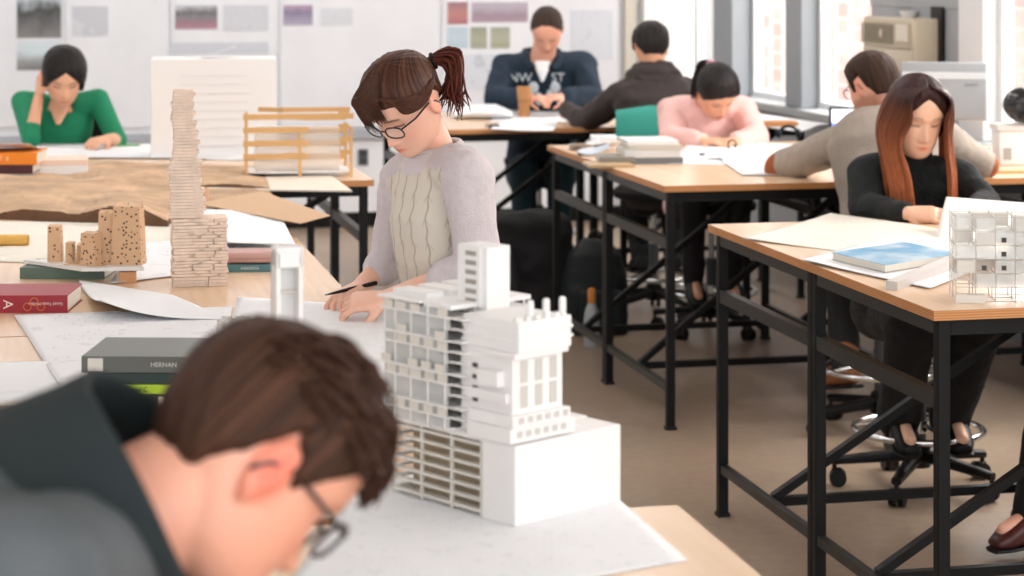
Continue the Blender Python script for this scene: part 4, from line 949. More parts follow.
# stack of books near the foreground man
base = T(133, 414); a = -.03; st = 'stacked books beside the foreground man'; z = .93
for lab, w_, l_, h, cov, tx, tc, dx, bd in (
    ('dark book with a cream label, lowest of the stack beside the foreground man', .215, .16, .036, '1f2a2a', None, 'e8e4dc', .02, (.135, .165, 'e6dcc8')),
    ('lime green paperback with black lettering in the stack beside the foreground man', .165, .14, .017, 'a8c82c', 'Informed C', '2b3a12', .0, None),
    ('dark green book between the lime one and the thick grey one', .168, .14, .020, '16302c', None, 'e8e4dc', .0, None),
    ('thick grey book with a white label, topmost beside the foreground man', .215, .20, .030, '5c605b', 'HERNAN', 'c9ccc8', .012, (.012, .04, 'd9d6cf', .045))):
    p = Vector((base.x+dx, base.y, z+.0005)); book(lab, p, w_, l_, h, a, cov, st, tx, tc, band=bd, ts=.012); z += h+.0008
# red book
book('thick red book with a white letter A on its spine', T(38, 313)+V(-.06, 0, .0), .26, .19, .042, .02, 'a02233', None)
rb = bpy.data.objects[[o_.name for o_ in bpy.data.objects if o_.get('label', '').startswith('thick red book')][0]]
text('A', .034, rb, (-.012, -.003, .021), (PI/2, PI/2, 0), mat('ink_f0dcd6', 'f0dcd6', .6)); text('Gould Texas Modern', .0095, rb, (.078, -.003, .022), (PI/2, PI, 0), mat('ink_f0dcd6', 'f0dcd6', .6))
mb = MB(); [mb.ring((.035+.016*i, -.0025, .021+.006*((i % 2)*2-1)), .009, .0011, 18, 6, 'y') for i in range(3)]; mb.build('ornament', mat('orange_foil', 'd9793a', .5), rb)
# green book, perforated village on its white base
book('grey-green hardback under the small perforated cardboard village', T(62, 279)+V(0, 0, 0), .225, .17, .030, -.03, '5d7266', None)
vb = T(86, 268, .962); r = empty('village_model', (vb.x, vb.y+.0, .9625), -.25, 'small perforated cardboard village model on a white board', 'architectural model')
MB().add(*(lambda q: ([(x, y, 0) for x, y in q]+[(x, y, .009) for x, y in q], [(3, 2, 1, 0), (4, 5, 6, 7)]+[(i, (i+1) % 4, (i+1) % 4+4, i+4) for i in range(4)]))([(-.20, .04), (.02, -.065), (.17, -.01), (.03, .16)])).build('base_board', wmod, r)
kp = NT('perforated_basswood', 'dcb48e', .65); vo = kp.n('ShaderNodeTexVoronoi', i_Scale=85.0, i_Randomness=.75); kp.l(kp.tc.outputs['Object'], vo.inputs[0])
kp.l(kp.mix(kp.math('LESS_THAN', vo.outputs[0], .26), 'dcb48e', '5f4734'), kp.p.inputs['Base Color'])
def taper(name, x, y, w0, d0, w1, d1, h, m, rz=0, lx=0, parent=None):
    x *= 1.22; y *= 1.1; w0 *= 1.12; w1 *= 1.12; h *= 1.42
    mb = MB(); M_ = Matrix.Translation((x, y, .009)) @ Matrix.Rotation(rz, 4, 'Z')
    v = [(-w0/2, -d0/2, 0), (w0/2, -d0/2, 0), (w0/2, d0/2, 0), (-w0/2, d0/2, 0)]+[(lx-w1/2, -d1/2, h), (lx+w1/2, -d1/2, h), (lx+w1/2, d1/2, h*1.04), (lx-w1/2, d1/2, h*1.04)]
    mb.add(v, [(3, 2, 1, 0), (4, 5, 6, 7)]+[(i, (i+1) % 4, (i+1) % 4+4, i+4) for i in range(4)], M_); return mb.build(name, m, parent)
pc = kp.m; taper('tall_block', .085, .035, .075, .05, .062, .045, .108, pc, .15, .0, r); taper('tall_block', .04, .03, .045, .045, .05, .03, .095, pc, .3, .004, r)
taper('block', .018, -.015, .042, .03, .04, .028, .060, pc, -.2, 0, r); taper('block', -.085, .03, .033, .03, .03, .026, .066, pc, .2, -.002, r); taper('block', -.052, .035, .018, .025, .018, .02, .036, pc, .1, 0, r)
taper('roofed_block', -.01, .035, .055, .04, .05, .04, .034, woodm, .35, 0, r); taper('block', .0, .09, .026, .025, .022, .02, .055, pc, .1, 0, r)
o = MB().box(-.06, -.03, .0, .05, .03, .002).build('ground_panel', woodm, r); o.location = (.01, .0, .0095)
# cream sheets and tubes behind the village
sheet('cream tracing sheet under the block tower and the village', q4([(-20, 262), (262, 268), (250, 226), (-20, 222)]), paperC, wav=.003, seed=11)
sheet('pale sheet running under the base of the block tower', q4([(110, 285), (300, 262), (262, 236), (130, 246)]), paperA, wav=.003, seed=12, lift=.004)
r = empty('cardboard_tube', T(2, 246), .05, 'yellow tube of card at the left edge behind the village', 'tube'); MB().tube([(-.12, 0, .017), (.075, 0, .017)], .017, 18).build('tube', mat('yellow_card', 'e3b25a', .6), r, smooth=True); MB().ring((.076, 0, .017), .0135, .0025, 18, 6, 'x').build('rim', mat('tube_rim', 'c79a4c', .7), r)
r = empty('wood_offcut', T(126, 283), .1, 'small orange wooden block beside the green book', 'block'); MB().box(-.02, 0, 0, .025, .03, .028, bev=.001).build('block', mat('orange_ply', 'd39a6a', .6), r)
# pink and teal books behind the tower base
pt_ = T(250, 272)
book('teal softcover book with white lettering under the rounded pink case', pt_, .155, .12, .020, .06, '4f7f86', None, 'HERRERIA', 'dfe8e8', ts=.011)
r = empty('soft_case', Vector((pt_.x-.005, pt_.y+.002, .9515)), .06, 'rounded dusty pink case lying on the teal book', 'case'); MB().box(-.078, 0, 0, .070, .11, .030, bev=.012).build('case_body', mat('dusty_pink', 'c79f99', .6), r, smooth=True); MB().box(-.079, -.001, .0125, .071, .06, .0150, bev=.0005).build('zip', mat('zip_pink', 'a8807c', .6), r)
sheet('white sheet arched over behind the pink case', q4([(196, 252), (296, 256), (280, 226), (196, 222)]), paperW, wav=.006, curl=.012, curledge='v', seed=14, lift=.03, pw=2)
# ---------- stacked block tower
r = empty('block_tower', T(194, 287)+V(.005, .06, .0), .2, 'tall narrow tower model of stacked thin wooden strips', 'architectural model')
rs = random.Random(11); lo = MB(); up_ = MB(); dk = MB(); dz = .0083; st_m = mat('pale_strips', 'ecd6c4', .7, var=.10, vscale=40)
for k in range(21):
    j = rs.uniform(-.003, .003); z = k*dz
    if k % 4 == 3: segs = [(-.070, -.005), (.004, .046), (.052, .070)]
    else: segs = [(-.070, -.022+rs.uniform(-.012, .012)), (-.015, .034), (.038, .072)] if rs.random() < .5 else [(-.070, .020), (.022, .070)]
    for a0, a1 in segs: lo.box(a0+j, -.055+rs.uniform(-.003, .003), z+.0006, a1+j-.001, .055, z+dz-.0004)
    lo.box(-.060, -.046, z, .060, .048, z+dz)
for k in range(40):
    z = .175+k*dz; sw = .012*math.sin(k*.33)+.0035*math.sin(k*1.2); w_ = .036-.013*(k/42)+(.006 if k < 18 else 0); c_ = -.038+sw*.35-.004*(k > 20)
    j = rs.uniform(-.002, .002); up_.box(c_-w_+j, -.038, z+.0006, c_+w_*.55+j, .03, z+dz-.0004); up_.box(c_+w_*.55+.001+j, -.034, z+.0006, c_+w_+j+.004*(k % 3), .03, z+dz-.0004); up_.box(c_-w_*.85, -.032, z, c_+w_*.85, .026, z+dz)
lo.build('lower_stack', st_m, r); up_.build('upper_stack', st_m, r)
# ---------- terrain models of layered card
def terrain(label, pts, h0, hmax, seed, th=.012, steps=9):
    """pts: quad corners at height; terraced relief"""
    P4 = [Vector(p) for p in pts]; c = sum(P4, Vector())/4; c.z = P4[0].z; n, m_ = 72, 44; rs = random.Random(seed); off = V(rs.random()*9, rs.random()*9, 0)
    r = empty('terrain_model', c, 0, label, 'architectural model'); lay = MB()
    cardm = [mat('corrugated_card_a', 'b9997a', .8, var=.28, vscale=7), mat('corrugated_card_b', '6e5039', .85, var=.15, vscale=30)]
    vs = []; top = []
    for i in range(n+1):
        for j in range(m_+1):
            u, v = i/n, j/m_; e1 = noise.noise(V(u*3, 7+seed, 0))*.06; e2 = noise.noise(V(v*3, seed, 3))*.05
            uu = u+e2*(1-abs(2*u-1)); vv = v+e1; p = (P4[0]*(1-uu)+P4[1]*uu)*(1-vv)+(P4[3]*(1-uu)+P4[2]*uu)*vv-c
            q = V(u*2.6, v*2.0, 0)+off; hgt = .5+.75*noise.noise(q)+.35*noise.noise(q*2.3); hgt *= min(1, 6*u+.12, 6*(1-u)+.12, 5*(1-v)+.2)*1.0
            t = max(0, min(.999, hgt)); k = math.floor(t*steps); fr = t*steps-k; k2 = (k+min(1, max(0, (fr-.72)/.28)))/steps
            vs.append((p.x, p.y, h0+th+hmax*k2))
    fs = [(i*(m_+1)+j, (i+1)*(m_+1)+j, (i+1)*(m_+1)+j+1, i*(m_+1)+j+1) for i in range(n) for j in range(m_)]
    b = len(vs); ring = [i*(m_+1) for i in range(n+1)]+[n*(m_+1)+j for j in range(1, m_+1)]+[i*(m_+1)+m_ for i in range(n-1, -1, -1)]+[j for j in range(m_-1, 0, -1)]
    vs2 = vs+[(vs[i][0], vs[i][1], h0) for i in ring]; k = len(ring)
    fs += [(ring[(i+1) % k], ring[i], b+i, b+(i+1) % k) for i in range(k)]; fs.append(tuple(b+i for i in range(k))[::-1])
    lay.add(vs2, fs); o = lay.build('layered_card', cardm, r)
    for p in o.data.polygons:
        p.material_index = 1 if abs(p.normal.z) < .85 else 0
    return r
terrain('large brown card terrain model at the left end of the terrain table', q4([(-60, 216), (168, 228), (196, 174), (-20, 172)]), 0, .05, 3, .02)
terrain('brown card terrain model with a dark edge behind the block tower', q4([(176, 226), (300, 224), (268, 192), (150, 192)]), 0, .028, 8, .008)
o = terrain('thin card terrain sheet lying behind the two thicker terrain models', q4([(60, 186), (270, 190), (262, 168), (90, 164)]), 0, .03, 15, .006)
tip = MB(); q = [T(196, 204, .972), T(262, 192, .972), T(330, 216, .972), T(300, 224, .972)]; c = q[0].copy()
tip.add([p-c for p in q]+[p-c+V(0, 0, .003) for p in q], [(3, 2, 1, 0), (4, 5, 6, 7)]+[(i, (i+1) % 4, (i+1) % 4+4, i+4) for i in range(4)])
o = tip.build('card_sheet', mat('tan_card', 'c9a785', .8)); o.location = c; tag(o, 'pointed sheet of tan card projecting past the right end of the terrain table', 'card')
r = empty('card_drum', T(200, 204, .93), 0, 'small upright tan card cylinder just right of the block tower', 'cylinder'); r.location = T(201, 206); MB().lathe([(.028, 0), (.028, .062), (.024, .062), (.024, .05)], n=24).build('drum', mat('tan_card_drum', 'd3aa88', .7), r, smooth=True)
r = empty('white_board', T(250, 190), 0, 'thin cream board with a grey edge behind the tan card drum', 'board'); mb = MB(); q = [p-T(250, 190) for p in q4([(176, 190), (352, 192), (330, 176), (170, 174)])]
mb.add([p for p in q]+[p+V(0, 0, .006) for p in q], [(3, 2, 1, 0), (4, 5, 6, 7)]+[(i, (i+1) % 4, (i+1) % 4+4, i+4) for i in range(4)]); mb.build('board', mat('cream_board', 'e6dccd', .6), r)
r.location = T(250, 190)+V(0, 0, .0)
# ---------- wooden lattice model on the table behind
lx = T(300, 178); r = empty('lattice_model', (lx.x, lx.y, .93), A-.05, 'pale wooden lattice model of stacked horizontal strips', 'architectural model')
hx = .22; N_ = 5; lat = mat('lattice_wood', 'd6a86e', .6, var=.06)
for x, y in ((-.21, 0), (.20, .0), (-.20, .24), (.20, .24), (.0, .0)): MB().box(x-.006, y-.006, 0, x+.006, y+.006, .262 if x < -.1 and y < .1 else .20).build('post', lat, r)
for k in range(4):
    z = .075+.052*k
    MB().box(-.222, -.009, z, (.03 if k < 3 else .21), -.003, z+.022).build('strip', lat, r)
    q = MB(); q.box(.035, .10, z-.012, .19, .106, z+.010); q.bar((.035, .10, z-.001), (-.05, .2, z-.001), .004, .022); q.build('strip', lat, r)
    MB().box(.17, .232, z-.005, .215, .238, z+.014).build('strip', lat, r)
mb = MB(); mb.box(-.05, .20, .245, .215, .206, .264); mb.bar((-.05, .203, .2545), (-.15, .26, .2545), .005, .019); mb.build('strip', lat, r)
MB().box(-.21, .005, .02, .205, .22, .024).build('inner_floor', wmod, r); mb = MB(); mb.box(-.17, .03, .024, .16, .20, .19); mb.build('inner_volume', mat('model_cream', 'f1e6da', .7, alpha=.45), r)
# ---------- tall white foam box behind, with a folded slip on top
bx = T(150, 159); r = empty('foam_box', (bx.x, bx.y+.02, .93), A*.6, 'tall white foam board box with faint grooves behind the block tower', 'box')
MB().box(0, 0, 0, .54, .30, .43, bev=.003).build('box', foam, r); mb = MB()
for k in range(9): mb.box(.12, -.003, .05+.038*k, .42, -.0005, .054+.038*k)
mb.build('groove', mat('faint_groove', 'e4e1e1', .7), r)
o = MB().add([(0, 0, 0), (.14, 0, .045), (.14, .16, .045), (0, .16, 0), (0, 0, .004), (.14, 0, .049), (.14, .16, .049), (0, .16, .004)], [(3, 2, 1, 0), (4, 5, 6, 7), (0, 1, 5, 4), (1, 2, 6, 5), (2, 3, 7, 6), (3, 0, 4, 7)]).build('paper_slip', paperW)
o.location = (bx.x+.20, bx.y+.10, 1.3605); tag(o, 'folded white slip on top of the tall white foam box', 'paper')
# ---------- white model with a column of rings at the left edge
w0 = T(0, 148); r = empty('ring_column_model', (w0.x-.06, w0.y-.55, .93), .1, 'white model with a column of rings and two projecting slabs at the left edge', 'architectural model')
mb = MB(); mb.box(-.09, -.02, .17, .06, .10, .32, bev=.002); mb.build('block', wmod, r)
for z in (.06, .115): MB().box(-.10, -.04, z, .135, .06, z+.018, bev=.002).build('slab', wmod, r)
mb = MB(); mb.loft([((0, 0, 0), (.10, 0, 0), (0, .07, 0)), ((-.01, 0, .035), (.06, 0, 0), (0, .05, 0)), ((-.02, 0, .06), (.02, 0, 0), (0, .03, 0))], 12); mb.build('grey_mound', mat('grey_clay', '8f8a84', .8), r)
mb = MB(); 
for x in (-.02, .03): mb.box(x, .0, .06, x+.008, .01, .175)
mb.build('post', wmod, r)
for k in range(11): MB().ring((.035+.012*math.sin(k*2.0), 0, .345+.070*k), .027, .011, 18, 8, 'y').build('ring', wmod, r, smooth=True); 
for k in range(11): MB().ring((-.035+.008*math.cos(k*2.0), 0, .345+.070*k), .027, .010, 18, 8, 'y').build('ring', wmod, r, smooth=True)
# books under it
p0 = T(-8, 184); z = .93
for lab, h, cov, tx in (('grey paperback, lowest of the three at the far left edge', .038, '9a948c', None), ('maroon book in the middle of the three at the far left edge', .033, '4c2028', None), ('bright orange book on top of the three at the far left edge', .046, 'f08a1d', 'CONTEXT  2')):
    book(lab, V(p0.x, p0.y, z+.0005), .34 if 'orange' in lab else .31, .22, h, .03, cov, 'books stacked at the far left edge', tx, 'fff0dc', ts=.022); z += h+.0008
MB_ = None
o = sheet('white sheets piled over the orange book', [V(p0.x-.16, p0.y-.0, z), V(p0.x+.14, p0.y+.01, z), V(p0.x+.16, p0.y+.24, z), V(p0.x-.16, p0.y+.24, z)], paperW, wav=.004, curl=.03, curledge='-v', seed=20, lift=.003)
r = empty('white_box', T(46, 180), A, 'low white box beside the three books at the far left', 'box'); MB().box(-.04, 0, 0, .16, .2, .075, bev=.003).build('box', foam, r); MB().box(-.041, -.001, .055, .161, .201, .078, bev=.002).build('lid', mat('peach_card', 'ecd2c0', .6), r)
# sheets in front of the woman in green
sheet('drawing sheet under the writing hand of the woman in green', q4([(20, 158), (215, 160), (200, 145), (40, 144)]), paperA, wav=.004, seed=22, lift=.003)
sheet('white sheet in front of the tall white foam box', q4([(206, 160), (296, 162), (290, 150), (215, 149)]), paperW, wav=.004, seed=23)
sheet('white sheet left of the drawing of the woman in green', q4([(-60, 160), (30, 160), (40, 146), (-40, 145)]), paperW, wav=.004, seed=24)
r = empty('pencil', T(128, 146, .936), .4, 'green pencil lying on the drawing near the woman in green', 'pencil'); MB().tube([(-.05, 0, .004), (.05, 0, .004)], .004, 8).build('shaft', mat('pencil_green', '4fae5a', .5), r); MB().tube([(.05, 0, .004), (.062, 0, .004)], [.004, .0005], 8).build('tip', woodm, r)
# pen in the woman's hand
pa, pb = W(325, 295, 4.98), W(376, 283, 5.10); r = empty('pen', pa, 0, 'black pen held by the woman with the ponytail', 'pen')
d = pb-pa; MB().tube([V(0, 0, 0)+d*.12, d*.5, d], [.003, .0050, .0055], 10).build('barrel', blackp, r, smooth=True); MB().tube([V(0, 0, 0), d*.12], [.0012, .003], 8).build('tip', dkgrey, r, smooth=True)
# ---------- middle table: books and papers
def onT(px, py, z=0): p = T(px, py); p.z = .93+z; return p
b0 = onT(640, 163); z = 0; gm = 'stack of books and pads on the middle table'
book('flat kraft-brown pad, lowest of the stack on the middle table', onT(612, 168), .19, .20, .012, .12, 'b99a72', gm, name='book')
book('grey spiral book on the kraft pad on the middle table', onT(617, 165, .0125), .15, .2, .020, .05, '8a857c', gm)
for i, (dx, h, cov, lab) in enumerate(((.0, .026, '6f7276', 'grey-spined thick book, low in the stack on the middle table'), (-.006, .030, 'd5d6d6', 'thick white book in the stack on the middle table'), (.004, .022, 'c5c1b8', 'cream book in the stack on the middle table'), (-.004, .018, 'e8e9ea', 'white pad on top of the stack on the middle table'))):
    book(lab, onT(654, 164)+V(dx, .0, z), .25-.01*i, .24, h, .10+.03*(i % 2), cov, gm); z += h+.0006
for i, (px, py, s, lab) in enumerate(((590, 155, 0, 'crumpled bluish sheet left of the book stack on the middle table'), (604, 150, 1, 'white sheet poking out behind the book stack on the middle table'), (581, 150, 2, 'small white scrap at the left end of the middle table'))):
    c_ = onT(px, py); sheet(lab, [c_+V(-.06, -.05, 0), c_+V(.08, -.06, 0), c_+V(.09, .10, 0), c_+V(-.05, .12, 0)], mat('bluish_paper', 'cfd9e6', .7) if s == 0 else paperW, wav=.03, curl=.03, seed=30+i, lift=.004)
o = MB().box(-.06, -.07, 0, .06, .07, .045, bev=.004).build('tissue_pack', mat('pale_pack', 'e3e7ea', .5)); o.location = onT(604, 146, 0)+V(0, .05, .0); tag(o, 'small white pack behind the book stack on the middle table', 'pack')
sheet('big white drawing sheet in front of the person in pink', q4([(668, 164), (812, 166), (838, 146), (690, 142)]), paperB, wav=.006, seed=33)
sheet('cream sheet under the elbow of the man in the taupe sweater', q4([(742, 176), (800, 176), (818, 156), (716, 158)]), paperW, wav=.008, seed=34, lift=.004)
r = empty('ruler', onT(738, 161, .006), -.28, 'dark-edged clear ruler on the drawing in front of the person in pink', 'ruler'); MB().box(-.13, -.02, 0, .15, .012, .002).build('blade', acryl, r); MB().box(-.13, -.022, 0, .15, -.018, .004).build('edge', blackp, r)
r = empty('pencil', onT(702, 157, .008), .2, 'tiny dark pencil stub on the drawing in front of the person in pink', 'pencil'); MB().tube([(-.012, 0, .004), (.012, 0, .004)], .005, 8).build('shaft', blackp, r)
r = empty('tape_dispenser', onT(732, 151, .006), .3, 'small black-and-white loop by the hands of the person in pink', 'tape'); MB().ring((0, 0, .024), .020, .004, 18, 8, 'y').build('loop', blackp, r, smooth=True); MB().box(-.012, -.006, 0, .012, .006, .012, bev=.002).build('core', paperW, r)
# laptop screen
lp = onT(842, 152); r = empty('laptop', V(1.60, 9.45, .93), -.10, 'open laptop with a blue picture on its screen in front of the man in taupe', 'laptop')
MB().box(-.17, -.23, 0, .17, 0, .016, bev=.004).build('base', dkgrey, r); mb = MB(); Ms = Matrix.Translation((0, .0, .016)) @ Matrix.Rotation(-.30, 4, 'X')
lid = mb.box(-.17, 0, 0, .17, .010, .19, Ms, bev=.003).build('lid', blackp, r)
ks = NT('screen_picture', '6f86d8', .3); s_ = ks.n('ShaderNodeSeparateXYZ'); ks.l(ks.tc.outputs['Generated'], s_.inputs[0]); nn = ks.n('ShaderNodeTexNoise', i_Scale=3.0); ks.l(ks.tc.outputs['Generated'], nn.inputs[0])
cc = ks.mix(ks.math('GREATER_THAN', s_.outputs[2], .62), ks.mix(nn.outputs[0], '5066d8', '8aa0ee'), 'd9deee'); ks.l(cc, ks.p.inputs['Base Color']); ks.l(cc, ks.p.inputs['Emission Color']); ks.p.inputs['Emission Strength'].default_value = .8
MB().box(-.158, -.0015, .014, .158, -.0003, .178, Ms).build('screen', ks.m, lid)
# far items behind the person in pink
r = empty('wooden_tube', T(778, 131, .93), .15, 'thick orange-brown rolled tube on the sill table behind the person in pink', 'tube'); r.location = W(778, 123, 10.9); r.location.z = .932
r.location = (T(778, 127).x, T(778, 127).y, .93); MB().box(-.11, 0, 0, .11, .12, .028, bev=.010).build('roll', mat('orange_kraft', 'c98850', .6), r, smooth=True); MB().box(-.105, .01, -.0, .105, .13, .006).build('sheet', mat('kraft_sheet', 'caa27c', .6), r)
r = empty('headphones', T(789, 138), .2, 'black headphones on the middle table behind the white drawing', 'headphones'); MB().tube([(.05*math.cos(t_), .01, .012+.045*math.sin(t_)) for t_ in np.linspace(0, PI, 14)], [.008]*14, 8).build('headband', blackp, r, smooth=True)
for s in (-1, 1): MB().ell((s*.05, .01, .022), (.014, .028, .022)).build('ear_pad', mat('teal_black', '1d2d33', .6), r, smooth=True)
sheet('white sheet on the right back table near the windows', q4([(742, 124), (800, 132), (830, 124), (760, 116)]), paperW, wav=.01, seed=38)
# back table
r = empty('wooden_pot', T(524, 117), 0, 'turned orange wooden pot standing on the back table', 'pot'); MB().lathe([(.030, 0), (.034, .01), (.031, .05), (.034, .09), (.040, .15), (.041, .165), (.038, .17), (.034, .168), (.034, .12)], n=24).build('pot', woodd, r, smooth=True); MB().lathe([(.0345, .086), (.0355, .09), (.0345, .094)], n=24).build('turned_band', mat('dark_band', '9a6436', .5), r)
r = empty('rounded_stack', T(480, 118), .1, 'pile of white drawing sheets with a rounded back edge on the back table', 'paper'); mb = MB()
mb.loft([((-.15, .05, .02), (0, .14, 0), (0, 0, .02)), ((-.05, .05, .035), (0, .2, 0), (0, 0, .035)), ((.10, .05, .035), (0, .2, 0), (0, 0, .035)), ((.17, .05, .02), (0, .16, 0), (0, 0, .018))], 20, p=2.6); mb.build('sheet_pile', paperW, r, smooth=True)
sheet('drawing under the hands of the man in the navy hoodie', q4([(490, 122), (600, 122), (590, 110), (500, 110)]), paperA, wav=.006, seed=40)
sheet('white sheet at the front of the back table', q4([(490, 131), (553, 131), (560, 121), (502, 121)]), paperW, wav=.01, seed=41)
book('small dark notebook on the back table beside the rounded pile', T(494, 128), .06, .07, .016, .3, '5a5654')
# ---------- right table
sheet('broad cream drawing sheet at the left end of the right table', q4([(742, 240), (925, 262), (1000, 240), (830, 214)]), paperC, wav=.010, seed=50, n=34)
sheet('second white drawing sheet beneath the blue magazine', q4([(800, 262), (930, 290), (1000, 262), (880, 240)]), paperA, wav=.008, seed=51, lift=.004)
ms = sheet('upright curved white sheet held by the long-haired woman', [W(936, 240, 6.37), W(1078, 244, 6.27), W(1078, 207, 6.62), W(946, 197, 6.62)], mat('warm_paper', 'f1efe9', .75), wav=.012, seed=52, lift=.0)
# magazine
mp_ = T(905, 276); r = empty('magazine', (mp_.x, mp_.y, .936), -.12, 'thick magazine with a pale blue sky cover on the right table', 'magazine')
km = NT('blue_cover', '8fc0dd', .35); n3 = km.n('ShaderNodeTexNoise', i_Scale=7.0, i_Detail=5.0); km.l(km.tc.outputs['Object'], n3.inputs[0]); r3 = km.n('ShaderNodeMapRange'); r3.inputs[1].default_value = .42; r3.inputs[2].default_value = .6; km.l(n3.outputs[0], r3.inputs[0]); km.l(km.mix(r3.outputs[0], '6fb0d6', 'c9dfeb'), km.p.inputs['Base Color'])
mb = MB(); pl = [(-.19, .09), (.06, -.05), (.22, .07), (-.02, .20)]
P_ = [T(*q) for q in ((832, 262), (885, 275), (960, 263), (905, 251))]; P_ = [p-mp_ for p in P_]
mk = lambda z0, z1, s=1: MB().add([(p.x*s, p.y*s, z0) for p in P_]+[(p.x*s, p.y*s, z1) for p in P_], [(3, 2, 1, 0), (4, 5, 6, 7)]+[(i, (i+1) % 4, (i+1) % 4+4, i+4) for i in range(4)])
r.rotation_euler = (0, 0, 0)
mk(0, .002).build('back_cover', mat('mag_grey', 'a8a49c', .5), r); mk(.002, .020, .985).build('page_block', page, r); mk(.020, .0215).build('front_cover', km.m, r)
# grey strip
p1, p2 = T(893, 290), T(963, 266); r = empty('card_wedge', p1, math.atan2(p2.y-p1.y, p2.x-p1.x), 'long grey-white card strip between the magazine and the translucent model', 'card'); ln = (p2-p1).length
MB().add([(0, -.012, 0), (ln, -.012, 0), (ln, .02, 0), (0, .02, 0), (0, -.012, .022), (ln, -.012, .036), (ln, .02, .036), (0, .02, .022)], [(3, 2, 1, 0), (4, 5, 6, 7), (0, 1, 5, 4), (1, 2, 6, 5), (2, 3, 7, 6), (3, 0, 4, 7)]).build('strip', mat('grey_card', 'cfcac6', .6), r)
# translucent model
p1 = T(956, 301); r = empty('translucent_model', p1, A-.30, 'translucent gridded building model at the right edge of the right table', 'architectural model')
rod = MB(); pn_ = MB(); gl = MB(); dkp = MB(); rs = random.Random(6); nx = 8; dx = .048; nz = 6; dz = .0345
for i in range(nx+1):
    for j in (0, 1, 2): rod.box(i*dx-.0012, j*.06-.0012, 0, i*dx+.0012, j*.06+.0012, nz*dz+.006)
for k in range(nz+1):
    for j in (0, 1, 2): rod.box(0, j*.06-.001, k*dz-.001, nx*dx, j*.06+.001, k*dz+.001)
    for i in range(nx+1): rod.box(i*dx-.001, 0, k*dz-.001, i*dx+.001, .12, k*dz+.001)
for i in range(nx):
    for k in range(1, nz):
        for j in (0, 1, 2):
            q = rs.random(); y = j*.06
            if q < .30: MB().box(i*dx+.002, y-.0035, k*dz+.002, (i+1)*dx-.002, y-.0025, (k+1)*dz-.002).build('panel', wmod2, r)
            elif q < .7: MB().box(i*dx+.002, y-.0035, k*dz+.002, (i+1)*dx-.002, y-.0025, (k+1)*dz-.002).build('clear_panel', acryl, r)
for i, k in ((2, 4), (2, 3), (2, 2), (1, 2)): MB().box(i*dx+.014, -.005, k*dz+.008, i*dx+.026, -.004, k*dz+.020).build('window_opening', mat('model_dark_opening', '4a4642', .8), r)
rod.build('frame', mat('model_grey_rod', 'c9c4bd', .5), r)
MB().box(-.004, .0, .105, .30, .12, .109).build('floor_plate', wmod, r)
o = MB().box(0, 0, 0, .072, .02, .020, bev=.001).build('stair_block', wmod2, r); o.location = (-.005, -.035, 0)
# ---------- things by the windows
p = wallright(908, 65)            # air conditioner
r = empty('air_conditioner', (0, 0, 0), A, 'beige window air conditioner with a slotted front panel', 'air conditioner')
yc = yl(911); za = p.z; r.location = RM(CX, CY) @ Vector((-.0, yc, 0)); zt = W(905, 17, wallright(905, 0).y).z; zb = W(905, 66, wallright(905, 0).y).z-.02
AW = .34
MB().box(-.13, -AW, zb, .10, AW, zt, bev=.012).build('case', beige, r, smooth=True)
g_ = MB(); g_.box(-.142, -AW+.03, zb+.125, -.128, AW-.03, zt-.02, bev=.004); gl_ = g_.build('grille', mat('beige_grille', 'bdb19a', .5), r)
s_ = MB()
for i in range(14): s_.box(-.146, -.10+i*.032, zb+.14, -.141, -.088+i*.032, zt-.035)
s_.build('slot', mat('slot_dark', '77705f', .6), gl_); MB().ell((-.144, .06, (zt+zb)/2+.055), (.006, .022, .022)).build('knob', mat('beige_knob', 'd9cfba', .4), r, smooth=True)
MB().box(-.140, -AW+.02, zb+.01, -.129, AW-.02, zb+.115, bev=.004).build('filter_cover', beige, r); MB().box(-.150, -AW+.05, zt-.12, -.141, -AW+.19, zt-.03, bev=.003).build('control_panel', mat('beige_light', 'e0d8c8', .4), r)
bz = RM(CX, CY) @ Vector((-.02, yc-.02, zt)); r = empty('plastic_tub', bz, 0, 'small white tub standing on top of the air conditioner', 'tub'); MB().lathe([(.035, 0), (.05, .03), (.052, .034), (.048, .034)], n=20).build('tub', foam, r, smooth=True)
r = empty('leg_stand', (0, 0, 0), A, 'dark wooden shelf bracket carrying the air conditioner', 'bracket'); r.location = RM(CX, CY) @ Vector((0, yc, 0)); MB().box(-.14, -AW, zb-.03, .10, AW, zb-.001).build('shelf', greyp, r); MB().box(-.10, -AW+.05, .926, -.06, -AW+.09, zb-.03).build('bracket_leg', greyp, r)
MB().box(-.10, AW-.09, .926, -.06, AW-.05, zb-.03).build('bracket_leg', greyp, r)
# monitor seen from behind
m0 = T(952, 176); r = empty('monitor', (T(950, 160).x, T(950, 160).y+.05, .93), -.25, 'large grey computer monitor seen from behind, near the air conditioner', 'monitor')
Mt = Matrix.Translation((0, 0, .17)) @ Matrix.Rotation(-.12, 4, 'X'); mb = MB(); mb.box(-.20, 0, 0, .165, .05, .25, Mt, bev=.008); cs = mb.build('casing', mat('silver_grey', '9da1a5', .45), r, smooth=True)
MB().box(-.195, -.003, .175, .16, .001, .205, Mt, bev=.002).build('light_band', mat('pale_band', 'd2d6d9', .4), cs); MB().box(-.20, .052, .0, .165, .056, .25, Mt).build('screen', blackp, cs)
MB().box(-.02, .02, .02, .03, .05, .16, bev=.004).build('stand', dkgrey, r); MB().box(-.10, -.04, 0, .10, .12, .02, bev=.006).build('foot', dkgrey, r)
text('SAMTEC', .016, cs, Mt @ V(.10, -.001, .150), (PI/2-.12, 0, 0), mat('logo_grey', '6f7377', .5), name='logo')
kx = T(962, 168)
